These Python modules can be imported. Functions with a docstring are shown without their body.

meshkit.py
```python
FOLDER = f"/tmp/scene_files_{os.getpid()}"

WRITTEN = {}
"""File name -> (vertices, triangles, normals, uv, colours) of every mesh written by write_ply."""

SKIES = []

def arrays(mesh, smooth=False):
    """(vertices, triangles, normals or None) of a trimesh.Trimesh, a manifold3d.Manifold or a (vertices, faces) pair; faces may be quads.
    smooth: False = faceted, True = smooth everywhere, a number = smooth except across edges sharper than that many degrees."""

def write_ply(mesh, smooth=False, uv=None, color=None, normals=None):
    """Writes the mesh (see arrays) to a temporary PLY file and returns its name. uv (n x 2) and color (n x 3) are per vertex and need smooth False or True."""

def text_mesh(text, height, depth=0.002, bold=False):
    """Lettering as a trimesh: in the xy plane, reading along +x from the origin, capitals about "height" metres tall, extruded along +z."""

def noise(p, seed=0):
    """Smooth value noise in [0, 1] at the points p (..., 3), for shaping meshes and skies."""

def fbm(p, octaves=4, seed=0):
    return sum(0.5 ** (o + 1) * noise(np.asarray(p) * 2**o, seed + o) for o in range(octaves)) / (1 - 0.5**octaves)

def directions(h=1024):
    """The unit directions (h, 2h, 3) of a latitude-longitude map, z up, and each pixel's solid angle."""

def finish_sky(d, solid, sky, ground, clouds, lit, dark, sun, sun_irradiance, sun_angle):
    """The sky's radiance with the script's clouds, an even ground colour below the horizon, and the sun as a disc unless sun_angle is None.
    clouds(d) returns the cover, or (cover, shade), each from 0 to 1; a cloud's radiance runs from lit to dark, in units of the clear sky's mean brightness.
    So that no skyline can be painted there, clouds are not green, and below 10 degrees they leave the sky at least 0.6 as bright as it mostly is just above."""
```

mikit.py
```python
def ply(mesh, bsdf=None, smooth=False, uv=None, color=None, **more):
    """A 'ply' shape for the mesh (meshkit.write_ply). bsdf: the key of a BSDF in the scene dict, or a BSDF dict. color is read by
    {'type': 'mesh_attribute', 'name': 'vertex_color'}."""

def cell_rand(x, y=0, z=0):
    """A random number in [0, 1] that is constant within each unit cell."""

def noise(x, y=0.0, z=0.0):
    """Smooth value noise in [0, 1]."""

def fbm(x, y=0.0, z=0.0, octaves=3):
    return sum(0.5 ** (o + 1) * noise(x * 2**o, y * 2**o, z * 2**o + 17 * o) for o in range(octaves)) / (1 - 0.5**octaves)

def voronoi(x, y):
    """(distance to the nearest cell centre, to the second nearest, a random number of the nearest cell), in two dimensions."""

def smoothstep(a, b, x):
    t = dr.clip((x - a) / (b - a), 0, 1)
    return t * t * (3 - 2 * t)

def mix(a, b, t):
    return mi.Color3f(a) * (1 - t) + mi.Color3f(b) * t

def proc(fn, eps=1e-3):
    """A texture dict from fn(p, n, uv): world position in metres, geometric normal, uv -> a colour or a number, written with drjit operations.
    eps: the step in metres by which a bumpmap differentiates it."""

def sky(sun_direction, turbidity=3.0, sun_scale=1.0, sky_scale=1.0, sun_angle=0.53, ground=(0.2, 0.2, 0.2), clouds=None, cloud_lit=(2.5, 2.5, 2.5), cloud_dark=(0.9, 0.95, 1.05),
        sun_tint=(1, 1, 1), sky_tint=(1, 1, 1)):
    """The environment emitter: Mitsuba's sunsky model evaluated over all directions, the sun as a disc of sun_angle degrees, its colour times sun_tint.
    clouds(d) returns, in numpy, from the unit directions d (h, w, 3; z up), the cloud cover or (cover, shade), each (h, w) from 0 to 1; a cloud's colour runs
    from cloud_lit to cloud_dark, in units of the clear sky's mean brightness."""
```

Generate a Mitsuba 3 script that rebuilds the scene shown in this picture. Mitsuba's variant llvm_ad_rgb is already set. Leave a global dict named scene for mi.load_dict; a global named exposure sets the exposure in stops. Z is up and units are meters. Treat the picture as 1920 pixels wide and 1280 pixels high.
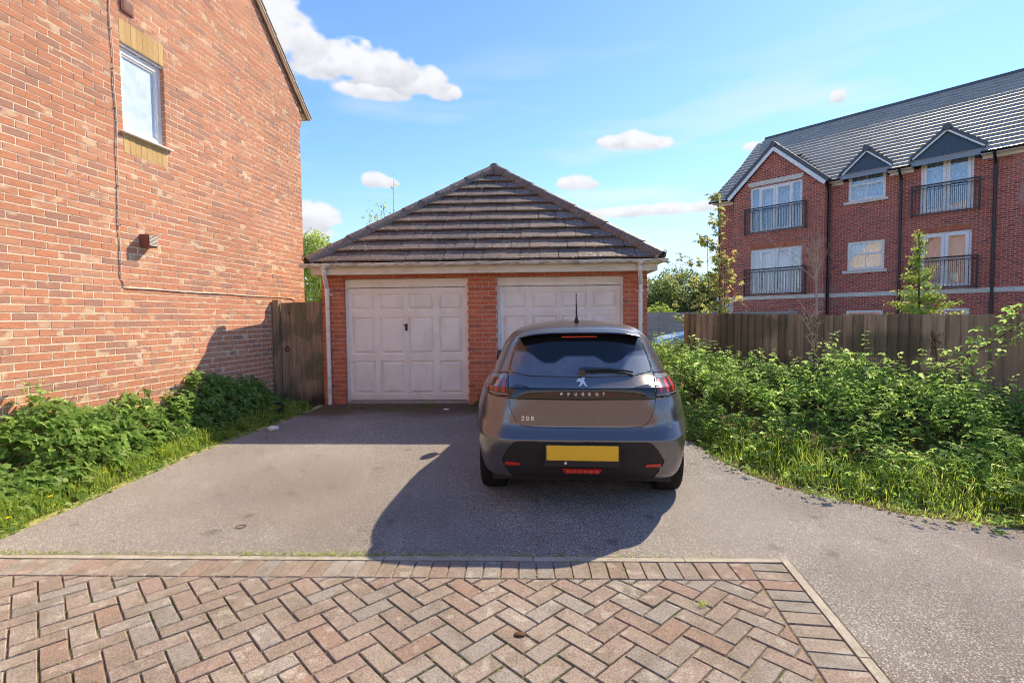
import math, numpy as np, trimesh, mitsuba as mi, drjit as dr, mikit, meshkit
import manifold3d as m3
from shapely.geometry import Polygon, box as sbox, LineString, Point
from shapely import affinity
from shapely.ops import unary_union

T = mi.ScalarTransform4f
scene, labels = {}, {}
GWR = None

# ---------------------------------------------------------------- camera, sky, exposure
PITCH, ROLL, CAM_H = .0455, -.0101, 1.458
fwd = np.array([0, math.cos(PITCH), -math.sin(PITCH)])
down0, right0 = np.cross(fwd, [1., 0, 0]), np.array([1., 0, 0])
cr, sr = math.cos(ROLL), math.sin(ROLL)
down = sr * right0 + cr * down0
scene['camera'] = {'type': 'perspective', 'fov': math.degrees(2 * math.atan(960 / 955.1)), 'fov_axis': 'x', 'near_clip': .05, 'far_clip': 900.,
                   'to_world': T().look_at(origin=[0, 0, CAM_H], target=[0, float(fwd[1]), float(CAM_H + fwd[2])], up=(-down).tolist())}
SUN = np.array([.755, .90, 1.0])

CLOUDS = [(-20.5, 24.6, 3.2, 1.9), (-16.8, 25.2, 3.4, 2.0), (-13.3, 25.0, 3.0, 1.9), (-9.8, 24.0, 2.9, 1.6), (-7.2, 23.3, 1.9, .9), (-14.5, 23.0, 4.5, 1.1),
          (-23.5, 26.5, 4.0, 2.8), (-27, 26, 5, 4), (-14.8, 14.5, 1.5, .85), (-13.6, 14.3, 1.3, .6), (13.2, 18.2, 3.0, 1.0), (15.4, 17.8, 2.0, .8), (11.0, 18.3, 1.4, .6), (7.2, 14.4, 2.1, .8), (8.6, 14.2, 1.2, .6), (15.2, 11.2, 8.0, .75), (-21, 10.5, 2.6, 1.6),
          (32.3, 19.5, .62, .6), (25.2, 16.4, .9, .45), (-22.5, 9.0, 3.6, 2.6), (-27, 13, 4, 5), (62, 30, 9, 4), (-60, 20, 14, 5), (110, 28, 12, 5), (-120, 30, 16, 6), (170, 24, 18, 5)]


def clouds(d):
    az, el = np.degrees(np.arctan2(d[..., 0], d[..., 1])), np.degrees(np.arcsin(np.clip(d[..., 2], -1, 1)))
    shape, low = np.zeros(az.shape), np.zeros(az.shape)
    for a, e, ra, re in CLOUDS:
        da, de = (az - a) / ra, (el - e) / re
        de = np.where(de < 0, de * 1.35, de)
        s = 1 - da * da - de * de
        shape = np.maximum(shape, np.clip(s + .55, 0, 1.2))
        low = np.where(s > -.4, np.maximum(low, np.clip(-de * .7 + .25, 0, 1)), low)
    q = np.stack([az / 1.9, el / 1.2, az * 0], -1)
    n = meshkit.fbm(q, 5, 3)
    t = np.clip((shape * .95 + (n - .5) * 1.7 * np.clip(shape * 2.5, 0, 1) - .26) / .55, 0, 1)
    cover = t * t * (3 - 2 * t) * .97
    wisp = meshkit.fbm(np.stack([az / 14, el / 2.2, az * 0 + 4], -1), 4, 9)
    wisp = np.clip((wisp - .47) / .35, 0, 1) * np.clip((30 - el) / 14, 0, 1) * .5
    haze = np.clip(1 - el / 17, 0, 1) ** 1.4 * .60
    rest = 1 - (1 - wisp) * (1 - haze)
    return 1 - (1 - cover) * (1 - rest), np.clip(low * .55 + (meshkit.fbm(q * 1.4, 4, 21) - .5) * .7, 0, 1) * (cover > .3)


scene['sky'] = mikit.sky(SUN, turbidity=1.7, sun_scale=1.08, sky_scale=1.38, clouds=clouds, cloud_lit=(1.75, 1.76, 1.79), cloud_dark=(1.02, 1.06, 1.16), sky_tint=(.76, .885, 1.05), sun_tint=(1.0, .985, .955), ground=(.16, .15, .13))
exposure = 2.5

# ---------------------------------------------------------------- helpers
R = np.random.default_rng(7)
used = {}


def K(base):
    n = used.get(base, -1) + 1
    used[base] = n
    return base if n == 0 else f'{base}_{n:03d}'


def frame(p, d):
    """local x along d (horizontal), y away from the viewer's side, z up"""
    d = np.array([d[0], d[1], 0.]) / math.hypot(d[0], d[1])
    M = np.eye(4)
    M[:3, 0], M[:3, 1], M[:3, 2], M[:3, 3] = d, [-d[1], d[0], 0], [0, 0, 1], [p[0], p[1], p[2] if len(p) > 2 else 0]
    return M


I4 = np.eye(4)


class MB:
    def __init__(s):
        s.v, s.f, s.c, s.n = [], [], [], 0

    def add(s, v, f, uv=(.5, .5)):
        v, f = np.asarray(v, float), np.asarray(f, int)
        if f.shape[1] == 4:
            f = np.vstack([f[:, [0, 1, 2]], f[:, [0, 2, 3]]])
        s.v.append(v); s.f.append(f + s.n); s.n += len(v)
        uv = np.asarray(uv, float)
        s.c.append(np.broadcast_to(uv, (len(v), 2)) if uv.ndim == 1 else uv)
        return s

    def mesh(s, m, uv=(.5, .5)):
        return s.add(m.vertices, m.faces, uv)

    def box(s, x0, x1, y0, y1, z0, z1, uv=(.5, .5), jit=0, ch=0):
        if ch:
            pts = []
            for z, i in ((z0, ch), (z0 + ch, 0), (z1 - ch, 0), (z1, ch)):
                pts += [(x0 + i, y0 + i, z), (x1 - i, y0 + i, z), (x1 - i, y1 - i, z), (x0 + i, y1 - i, z)]
            f = [(0, 3, 2, 1), (12, 13, 14, 15)]
            for k in (0, 4, 8):
                f += [(k + a, k + (a + 1) % 4, k + 4 + (a + 1) % 4, k + 4 + a) for a in range(4)]
            return s.add(pts, f, uv)
        v = np.array([(x, y, z) for z in (z0, z1) for x, y in ((x0, y0), (x1, y0), (x1, y1), (x0, y1))], float)
        if jit:
            v += R.uniform(-jit, jit, v.shape)
        return s.add(v, [(0, 3, 2, 1), (4, 5, 6, 7), (0, 1, 5, 4), (1, 2, 6, 5), (2, 3, 7, 6), (3, 0, 4, 7)], uv)

    def tube(s, pts, r, sides=8, uv=(.5, .5), caps=True):
        p = np.asarray(pts, float)
        t = np.gradient(p, axis=0)
        t /= np.linalg.norm(t, axis=1, keepdims=True) + 1e-12
        a = np.zeros_like(p); u = np.array([0, 0, 1.]) if abs(t[0, 2]) < .8 else np.array([1., 0, 0])
        for k in range(len(p)):
            u = u - t[k] * (u @ t[k]); u = u / (np.linalg.norm(u) + 1e-12); a[k] = u
        b = np.cross(t, a)
        ang = np.arange(sides) * 2 * np.pi / sides
        rr = np.broadcast_to(r, (len(p),))[:, None, None]
        v = (p[:, None] + rr * (np.cos(ang)[None, :, None] * a[:, None] + np.sin(ang)[None, :, None] * b[:, None])).reshape(-1, 3)
        i, j = np.meshgrid(np.arange(len(p) - 1), np.arange(sides), indexing='ij')
        q = np.stack([i * sides + j, i * sides + (j + 1) % sides, (i + 1) * sides + (j + 1) % sides, (i + 1) * sides + j], -1).reshape(-1, 4)
        f = np.vstack([q[:, [0, 1, 2]], q[:, [0, 2, 3]]])
        if caps and sides > 3:
            e = (len(p) - 1) * sides
            f = np.vstack([f, [(0, k + 1, k) for k in range(1, sides - 1)], [(e, e + k, e + k + 1) for k in range(1, sides - 1)]])
        return s.add(v, f[:, ::-1], uv)

    def plate(s, poly, y0, y1, uv=(.5, .5)):
        """polygon in (x, z) extruded from y0 to y1"""
        for g in getattr(poly, 'geoms', [poly]):
            if g.geom_type != 'Polygon' or g.area < 1e-6:
                continue
            m = trimesh.creation.extrude_polygon(g, y1 - y0, engine='earcut')
            v = np.array(m.vertices)
            s.add(np.c_[v[:, 0], y1 - v[:, 2], v[:, 1]], m.faces, uv)
        return s

    def slab(s, poly, z0, z1, uv=(.5, .5)):
        for g in getattr(poly, 'geoms', [poly]):
            m = trimesh.creation.extrude_polygon(g, z1 - z0, engine='earcut')
            s.add(np.array(m.vertices) + [0, 0, z0], m.faces, uv)
        return s

    def out(s):
        return np.vstack(s.v), np.vstack(s.f), np.vstack(s.c)


def put(key, mb, bsdf, M=I4, smooth=False, label=None, cat=None, group=None, kind=None):
    uv = None
    if isinstance(mb, MB):
        v, f, uv = mb.out()
    else:
        v, f = np.array(mb.vertices), np.array(mb.faces)
    v = v @ M[:3, :3].T + M[:3, 3]
    if smooth is False or smooth is True:
        scene[key] = mikit.ply((v, f), bsdf, smooth=smooth, uv=uv)
    else:
        scene[key] = mikit.ply((v, f), bsdf, smooth=smooth)
    tag(key, label, cat, group, kind)
    return key


def tag(key, label=None, cat=None, group=None, kind=None):
    d = {k: x for k, x in (('label', label), ('category', cat), ('group', group), ('kind', kind)) if x}
    if d:
        labels[key] = {**labels.get(key, {}), **d}


def gz(y):
    return .0146 * np.clip(np.asarray(y, float) - 4.2, 0, 4.3)


# ---------------------------------------------------------------- materials
proc, noise, fbm, sst, mix, cell = mikit.proc, mikit.noise, mikit.fbm, mikit.smoothstep, mikit.mix, mikit.cell_rand


def mat(key, base, rough=.8, spec=.3, two=True, bump=None, eps=1e-3, **kw):
    b = {'type': 'principled', 'base_color': {'type': 'rgb', 'value': list(base)} if not callable(base) else proc(base), 'roughness': rough if not callable(rough) else proc(rough), 'specular': spec, **kw}
    if bump:
        b = {'type': 'bumpmap', 'arbitrary': proc(bump, eps), 'scale': 1.0, 'bsdf': b}
    scene[key] = {'type': 'twosided', 'bsdf': b} if two else b


C = mi.Color3f


def brick_colour(base, dark, pale, cream, creamy):
    def fn(p, n, uv):
        t, s = uv.x, uv.y
        c = mix(base, dark, sst(.70, .92, t) * .8)
        c = mix(c, pale, sst(.30, .02, t) * .7)
        k = fbm(p.x * 9 + s * 77, p.y * 9 + s * 31, p.z * 9, 2)
        c = mix(c, dark, sst(.5, .78, fbm(p.x * 6 + s * 13, p.y * 6, p.z * 22 + s * 5, 2)) * .55)
        if creamy:
            c = mix(c, cream, sst(.56, .74, k) * sst(.45, .7, s) * creamy)
        f = (.82 + .36 * noise(p.x * 130, p.y * 130, p.z * 170)) * (.80 + .40 * fbm(p.x * .8, p.y * .8, p.z * .8 + 3, 3))
        return c * f
    return fn


def drag(p, n, uv):
    return .0016 * fbm((p.x + p.y) * 17 + uv.y * 50, p.z * 60 + uv.x * 40, uv.y * 9, 2) + .0008 * noise(p.x * 190, p.y * 190, p.z * 190)


mat('house_brick', brick_colour((.50, .232, .145), (.35, .205, .165), (.53, .30, .20), (.64, .51, .36), .75), .9, .15, bump=drag)
mat('yellow_brick', lambda p, n, uv: mix((.56, .41, .20), (.47, .32, .15), uv.x) * (.85 + .3 * noise(p.x * 90, p.y * 90, p.z * 60)), .9, .15)
mat('house_mortar', lambda p, n, uv: C(.80, .72, .56) * (.85 + .3 * noise(p.x * 60, p.y * 60, p.z * 60)), .95, .1)
mat('garage_brick', brick_colour((.54, .165, .085), (.36, .115, .08), (.60, .22, .12), (.5, .3, .2), .25), .9, .15)
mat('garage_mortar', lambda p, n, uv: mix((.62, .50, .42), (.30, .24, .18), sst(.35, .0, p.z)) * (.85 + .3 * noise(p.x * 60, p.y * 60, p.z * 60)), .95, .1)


def white_dirty(p, n, uv):
    d = fbm(p.x * 7, p.y * 7, p.z * 3.5, 3)
    c = mix((.86, .82, .77), (.72, .645, .58), sst(.40, .75, d) * .45)
    return mix(c, (.42, .36, .29), sst(.30, .10, p.z) * .35)


mat('door_paint', white_dirty, .55, .4)
mat('white_plastic', lambda p, n, uv: mix((.78, .76, .72), (.50, .47, .40), sst(.55, .8, fbm(p.x * 9, p.y * 9, p.z * 14, 3)) * .6), .4, .5)
mat('gutter_plastic', lambda p, n, uv: mix((.72, .68, .60), (.33, .29, .22), sst(.42, .72, fbm(p.x * 11, p.y * 11, p.z * 35, 3)) * .85), .45, .5)
mat('white_clean', (.80, .80, .80), .35, .5)
mat('fascia_cream', lambda p, n, uv: mix((.72, .66, .54), (.55, .47, .36), sst(.5, .8, fbm(p.x * 5, p.y * 5, p.z * 9, 3)) * .7), .5, .4)


def tile_colour(p, n, uv):
    c = mix((.185, .135, .100), (.125, .094, .074), uv.x)
    c = mix(c, (.085, .09, .075), sst(.52, .75, fbm(p.x * 4, p.y * 4, p.z * 5, 3)) * .6)
    f, _, w = mikit.voronoi(p.x * 17 + uv.y * 3, p.z * 22 + p.y * 11)
    c = mix(c, (.46, .45, .40), sst(.30, .15, f) * sst(.86, .90, w))
    f2, _, w2 = mikit.voronoi(p.x * 55, p.z * 60 + p.y * 30)
    c = mix(c, (.33, .30, .25), sst(.34, .2, f2) * sst(.86, .90, w2) * .6)
    return c * (.75 + .5 * noise(p.x * 90, p.y * 90, p.z * 90))


mat('garage_tile', tile_colour, .58, .75, bump=lambda p, n, uv: .006 * fbm(p.x * 38, p.y * 38, p.z * 38, 2))
mat('flat_tile', lambda p, n, uv: C(.34, .32, .285) * (.9 + .2 * uv.x), .62, .75)
mat('house_tile', (.42, .38, .33), .8, .3)
mat('brown_board', lambda p, n, uv: C(.22, .14, .085) * (.7 + .6 * noise(p.x * 20, p.y * 20, p.z * 5)), .8, .2)
mat('red_plastic', (.30, .055, .04), .5, .4)
mat('maroon_plastic', (.20, .075, .06), .55, .4)
mat('vent_slot', (.03, .015, .012), .8, .2)
mat('cable_sheath', (.66, .57, .47), .6, .3)


def timber(c0, c1, stain):
    def fn(p, n, uv):
        h = p.x * .8 + p.y * .6
        g = fbm(h * 95 + uv.y * 40, p.z * 2.6 + uv.y * 9, 0, 3)
        c = mix(c0, c1, uv.x) * (.55 + .9 * g)
        c = mix(c, (.09, .10, .055), sst(.48, .7, fbm(h * 7, p.z * 3, 3, 2)) * .6)
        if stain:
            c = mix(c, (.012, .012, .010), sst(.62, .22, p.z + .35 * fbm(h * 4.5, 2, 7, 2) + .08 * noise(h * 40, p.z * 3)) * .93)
        return c
    return fn


mat('gate_wood', timber((.36, .265, .18), (.26, .185, .125), True), .85, .2)
mat('fence_wood', timber((.42, .34, .24), (.20, .165, .115), False), .9, .15)
mat('post_wood', timber((.34, .26, .18), (.28, .21, .14), False), .85, .2)
mat('rust_iron', (.05, .03, .022), .6, .4)


def tarmac(p, n, uv):
    f, g, w = mikit.voronoi(p.x * 86, p.y * 86)
    c = mix((.215, .205, .192), (.53, .505, .475), sst(.30, 1., w) * sst(.6, .25, f))
    c = c * (.28 + .72 * sst(.02, .22, g - f))
    big = fbm(p.x * .9, p.y * .9, 2, 4)
    c = c * (.72 + .56 * big)
    c = mix(c, (.13, .085, .055), sst(.52, .78, fbm(p.x * 1.6 + 7, p.y * 1.6, 5, 3)) * .14)
    f2, _, w2 = mikit.voronoi(p.x * 1.7 + 3, p.y * 1.7)
    c = c * (1 - .38 * sst(.16, .06, f2 + .10 * noise(p.x * 14, p.y * 14)) * sst(.55, .60, w2))
    c = c * (1 + .30 * sst(.66, .80, fbm(p.x * 5 + 9, p.y * 2.2, 8, 3)) * noise(p.x * 40, p.y * 40))
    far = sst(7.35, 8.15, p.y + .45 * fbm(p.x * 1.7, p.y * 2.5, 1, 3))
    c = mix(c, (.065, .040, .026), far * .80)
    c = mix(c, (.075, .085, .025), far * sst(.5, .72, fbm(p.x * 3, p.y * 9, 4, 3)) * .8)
    return c


def tarmac_bump(p, n, uv):
    f, g, w = mikit.voronoi(p.x * 86, p.y * 86)
    return .004 * sst(.75, .1, f) * w


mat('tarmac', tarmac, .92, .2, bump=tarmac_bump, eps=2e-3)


def paver_colour(p, n, uv):
    t = uv.x
    c = mix((.275, .215, .185), (.285, .245, .212), sst(.0, .45, t))
    c = mix(c, (.262, .25, .23), sst(.50, .85, t))
    c = mix(c, (.275, .20, .165), sst(.88, .96, t))
    c = mix(c, (.19, .165, .13), sst(.45, .72, fbm(p.x * 9 + uv.y * 20, p.y * 9, 3, 3)) * .55)
    c = mix(c, (.42, .40, .36), sst(.68, .82, fbm(p.x * 16, p.y * 16 + uv.y * 8, 9, 2)) * .5)
    f, g, w = mikit.voronoi(p.x * 210, p.y * 210)
    return c * (.62 + .62 * w) * (.8 + .3 * fbm(p.x * 2, p.y * 2, 0, 2))


mat('paver', paver_colour, .92, .2, bump=lambda p, n, uv: .0016 * noise(p.x * 260, p.y * 260, p.z * 100), eps=1e-3)
mat('joint_sand', lambda p, n, uv: mix(mix((.15, .115, .08), (.25, .20, .145), noise(p.x * 40, p.y * 40)), (.075, .10, .03), sst(.50, .66, fbm(p.x * 4, p.y * 4, 5, 3)) * .8) * (.6 + .8 * noise(p.x * 200, p.y * 200)), .95, .1)
mat('edging_concrete', lambda p, n, uv: mix((.40, .375, .33), (.26, .24, .19), fbm(p.x * 14, p.y * 14, 3, 3)) * (.8 + .4 * noise(p.x * 180, p.y * 180)), .9, .2)
mat('soil', lambda p, n, uv: mix((.065, .05, .03), (.10, .105, .035), fbm(p.x * 3, p.y * 3, 1, 4)) * (.5 + noise(p.x * 60, p.y * 60)), .95, .1)
mat('moss_edge', lambda p, n, uv: mix((.26, .27, .10), (.36, .31, .19), fbm(p.x * 9, p.y * 9, 1, 3)) * (.5 + noise(p.x * 120, p.y * 120)), .95, .1)
mat('far_ground', lambda p, n, uv: mix((.07, .09, .03), (.12, .11, .06), fbm(p.x * .3, p.y * .3, 1, 4)), .95, .1)


def leafmat(key, c0, c1, c2, rough=.42, trans=.9, spec_eta=1.45):
    scene[key] = {'type': 'principledthin', 'base_color': proc(lambda p, n, uv: mix(mix(c0, c1, sst(.05, .6, uv.x)), c2, sst(.72, .97, uv.x)) * (.8 + .4 * uv.y)), 'roughness': rough, 'diff_trans': trans, 'eta': spec_eta}


leafmat('bramble_leaf', (.15, .26, .065), (.30, .47, .13), (.50, .62, .27), .30, 1.25, 1.8)
leafmat('grass_blade', (.24, .36, .05), (.38, .52, .09), (.54, .56, .20), .45, 1.1)
leafmat('dark_leaf', (.09, .15, .04), (.15, .22, .06), (.22, .28, .09), .5, .8)
leafmat('wood_leaf', (.17, .23, .085), (.28, .36, .13), (.42, .47, .20), .6, 1.0)
leafmat('bright_leaf', (.30, .42, .09), (.42, .54, .14), (.55, .62, .22), .5, 1.0)
leafmat('maple_leaf', (.32, .38, .11), (.48, .50, .19), (.52, .33, .19), .5, 1.0)
leafmat('petal', (.85, .70, .02), (.88, .74, .03), (.88, .76, .06), .6, .5)
mat('stem_brown', (.10, .055, .035), .8, .2)
mat('stem_green', (.10, .14, .035), .7, .3)
mat('straw', (.46, .36, .24), .8, .2)
mat('pale_twig', (.42, .36, .28), .8, .2)
mat('bark', lambda p, n, uv: C(.13, .10, .075) * (.6 + .8 * noise(p.x * 30, p.y * 30, p.z * 8)), .9, .1)


# the apartment block's brickwork is too far away to tell bricks apart across the facade
APD, APP = (math.cos(.864), -math.sin(.864)), (14., 21.287)


def bond(h, z, base, dark, mortar):
    r = dr.floor(z / .075)
    x = h / .225 + .5 * (r - 2 * dr.floor(r / 2))
    fx, fz = x - dr.floor(x), z / .075 - r
    k = cell(dr.floor(x), r, 3)
    c = mix(base, dark, sst(.55, .95, k)) * (.78 + .45 * cell(dr.floor(x), r, 8))
    joint = dr.maximum(sst(.055, .02, dr.minimum(fx, 1 - fx)), sst(.15, .07, dr.minimum(fz, 1 - fz)))
    return mix(c, mortar, joint)


def flat_brick(p, n, uv):
    c = bond(p.x * APD[0] + p.y * APD[1], p.z, (.42, .085, .055), (.28, .064, .05), (.56, .41, .33))
    w = sst(.56, .75, fbm(p.x * 2.2 + 3, p.y * 2.2, p.z * .9, 3)) * sst(.45, .7, noise(p.x * .5, p.y * .5, p.z * .4))
    return mix(c, (.42, .36, .33), w * .35)


mat('flat_brick', flat_brick, .9, .15)
mat('plain_brick', lambda p, n, uv: bond(p.x - p.y, p.z, (.38, .12, .07), (.26, .085, .06), (.46, .37, .30)), .9, .15)
mat('street_brick', lambda p, n, uv: bond(p.x - p.y, p.z, (.40, .17, .11), (.28, .14, .11), (.5, .42, .30)), .9, .15)
mat('cast_stone', lambda p, n, uv: C(.68, .64, .56) * (.85 + .3 * noise(p.x * 9, p.y * 9, p.z * 30)), .85, .2)
mat('render_white', (.62, .61, .55), .9, .2)
mat('slate_panel', (.075, .11, .15), .7, .3)
mat('grey_verge', (.10, .11, .125), .6, .4)
mat('black_metal', (.018, .018, .022), .35, .5)
mat('black_pipe', (.016, .017, .024), .35, .5)
mat('curtain_tan', lambda p, n, uv: mix((.58, .55, .51), (.46, .43, .39), noise((p.x - p.y) * 2.5, p.z * .5)), .9, .1)
mat('curtain_sky_tint', lambda p, n, uv: mix((.20, .30, .42), (.34, .44, .54), noise((p.x - p.y) * 3, p.z * .6)), .9, .1)  # curtain with the blue of sky reflected in the panes put into its colour
scene['glazing'] = {'type': 'thindielectric', 'int_ior': 2.1}
mat('frosted_pane', lambda p, n, uv: mix((.40, .55, .68), (.60, .72, .80), fbm(p.x * 14, p.y * 14, p.z * 9, 3)), .22, .7)

# ---------------------------------------------------------------- ground
KC = np.array([1.637, 2.992])                      # outer corner of the paving's concrete edging
E1 = np.array([-.99945, .0331]); E2 = np.array([-.144, -.9895]); N1 = np.array([-.0331, -.99945]); N2 = np.array([-.9895, .144])


def kp(a, b):                                       # a along the long edge, b perpendicular to it, into the paving
    return KC + a * E1 + b * N1


def side_at(b):                                     # distance along E1 of the slanted right edge at depth b
    t = b / (E2 @ N1); return t * (E2 @ E1)


paving_poly = Polygon([kp(0, 0), kp(9, 0), kp(9, 5.5), kp(side_at(5.5), 5.5)])
LEFT_EDGE = [(-3.38, -8.), (-3.42, 2.2), (-3.466, 3.37), (-3.471, 4.28), (-3.44, 5.57), (-3.31, 6.6), (-3.238, 6.95), (-3.12, 7.9), (-3.08, 8.6)]
RIGHT_EDGE = [(2.10, 9.0), (2.06, 7.2), (2.022, 5.826), (2.07, 5.15), (2.143, 4.618), (2.30, 4.28), (2.529, 3.984), (2.86, 3.645), (3.462, 3.36), (4.6, 3.0), (9., 2.35), (16, 1.8)]
drive_poly = Polygon(LEFT_EDGE + RIGHT_EDGE + [(16, -8)])


def sheet(poly, z, key, bsdf, slope=True, **kw):
    mb = MB()
    for a, b in ((-90, 4.2), (4.2, 8.5), (8.5, 200)) if slope else ((-900, 900),):
        part = poly.intersection(sbox(-900, a, 900, b))
        for g in getattr(part, 'geoms', [part]):
            if g.geom_type == 'Polygon' and g.area > 1e-5:
                v, f = trimesh.creation.triangulate_polygon(g, engine='earcut')
                nz = np.cross(v[f[:, 1]] - v[f[:, 0]], v[f[:, 2]] - v[f[:, 0]])
                f = np.where((nz < 0)[:, None], f[:, ::-1], f)
                mb.add(np.c_[v, z + gz(v[:, 1]) * slope], f)
    return put(key, mb, bsdf, kind='structure', **kw)


big = Polygon([(-400, -400), (400, -400), (400, 400), (-400, 400)]).difference(sbox(-11.9, -7.9, 15.9, 11.9))
sheet(big, -.09, 'ground', 'far_ground', False)
verge_poly = sbox(-12, -8, 16, 12).difference(drive_poly.buffer(-.01)).difference(paving_poly.buffer(.0))
sheet(verge_poly, -.012, 'soil_bed', 'soil')
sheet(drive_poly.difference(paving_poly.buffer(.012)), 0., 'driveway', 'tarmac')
sheet(paving_poly.buffer(.02), -.0048, 'paving_bed', 'joint_sand')

# block paving: every block is a piece of its own
PV = []


def block(poly, joint=.0043, jit=True):
    q = poly.buffer(-joint, join_style=2)
    if q.is_empty or q.geom_type != 'Polygon' or q.area < .0012:
        return
    q = q.simplify(.001)
    PV.append(np.array(q.exterior.coords)[:-1] if q.exterior.is_ccw else np.array(q.exterior.coords)[:-1][::-1])


W_, L_ = .1025, .205
EDG = .046
sb = EDG + .004
for i in range(85):                                 # soldier course along the drive
    a0 = side_at(sb) + .27 + i * W_
    if i < 76:
        block(Polygon([kp(a0, sb), kp(a0 + W_, sb), kp(a0 + W_, sb + L_), kp(a0, sb + L_)]))
for i in range(40):                                 # soldier course along the slanted right edge
    o = KC + N2 * (EDG / .99) + E2 * (.07 + i * W_)
    block(Polygon([o, o + E2 * W_, o + E2 * W_ + N2 * L_, o + N2 * L_]).intersection(Polygon([kp(-2, sb), kp(9, sb), kp(9, 6), kp(-2, 6)])))
inner = Polygon([kp(side_at(sb + L_) + .0, sb + L_), kp(9, sb + L_), kp(9, 5.4), kp(side_at(5.4), 5.4)]).intersection(
    Polygon([KC + N2 * (EDG + L_ + .004) + E2 * -1, KC + N2 * (EDG + L_ + .004) + E2 * 7, KC + N2 * 14 + E2 * 7, KC + N2 * 14 + E2 * -1]))
ang = math.atan2(E1[1], E1[0]) + math.radians(45)
ca, sa = math.cos(ang), math.sin(ang)
org = kp(2.3, sb + L_ + .06)
for x in range(-75, 76):
    for y in range(-75, 76):
        r = (x - y) % 4
        if r == 0: c = [(x, y), (x + 2, y), (x + 2, y + 1), (x, y + 1)]
        elif r == 2: c = [(x, y - 1), (x + 1, y - 1), (x + 1, y + 1), (x, y + 1)]
        else: continue
        cx, cy = (x + .5) * W_, (y + .5) * W_
        wx, wy = org[0] + ca * cx - sa * cy, org[1] + sa * cx + ca * cy
        if not (-6 < wx < 2.2 and -1.2 < wy < 3.4): continue
        P_ = Polygon([(org[0] + ca * u * W_ - sa * w * W_, org[1] + sa * u * W_ + ca * w * W_) for u, w in c])
        q = P_.intersection(inner)
        if not q.is_empty and q.geom_type == 'Polygon': block(q)


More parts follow.
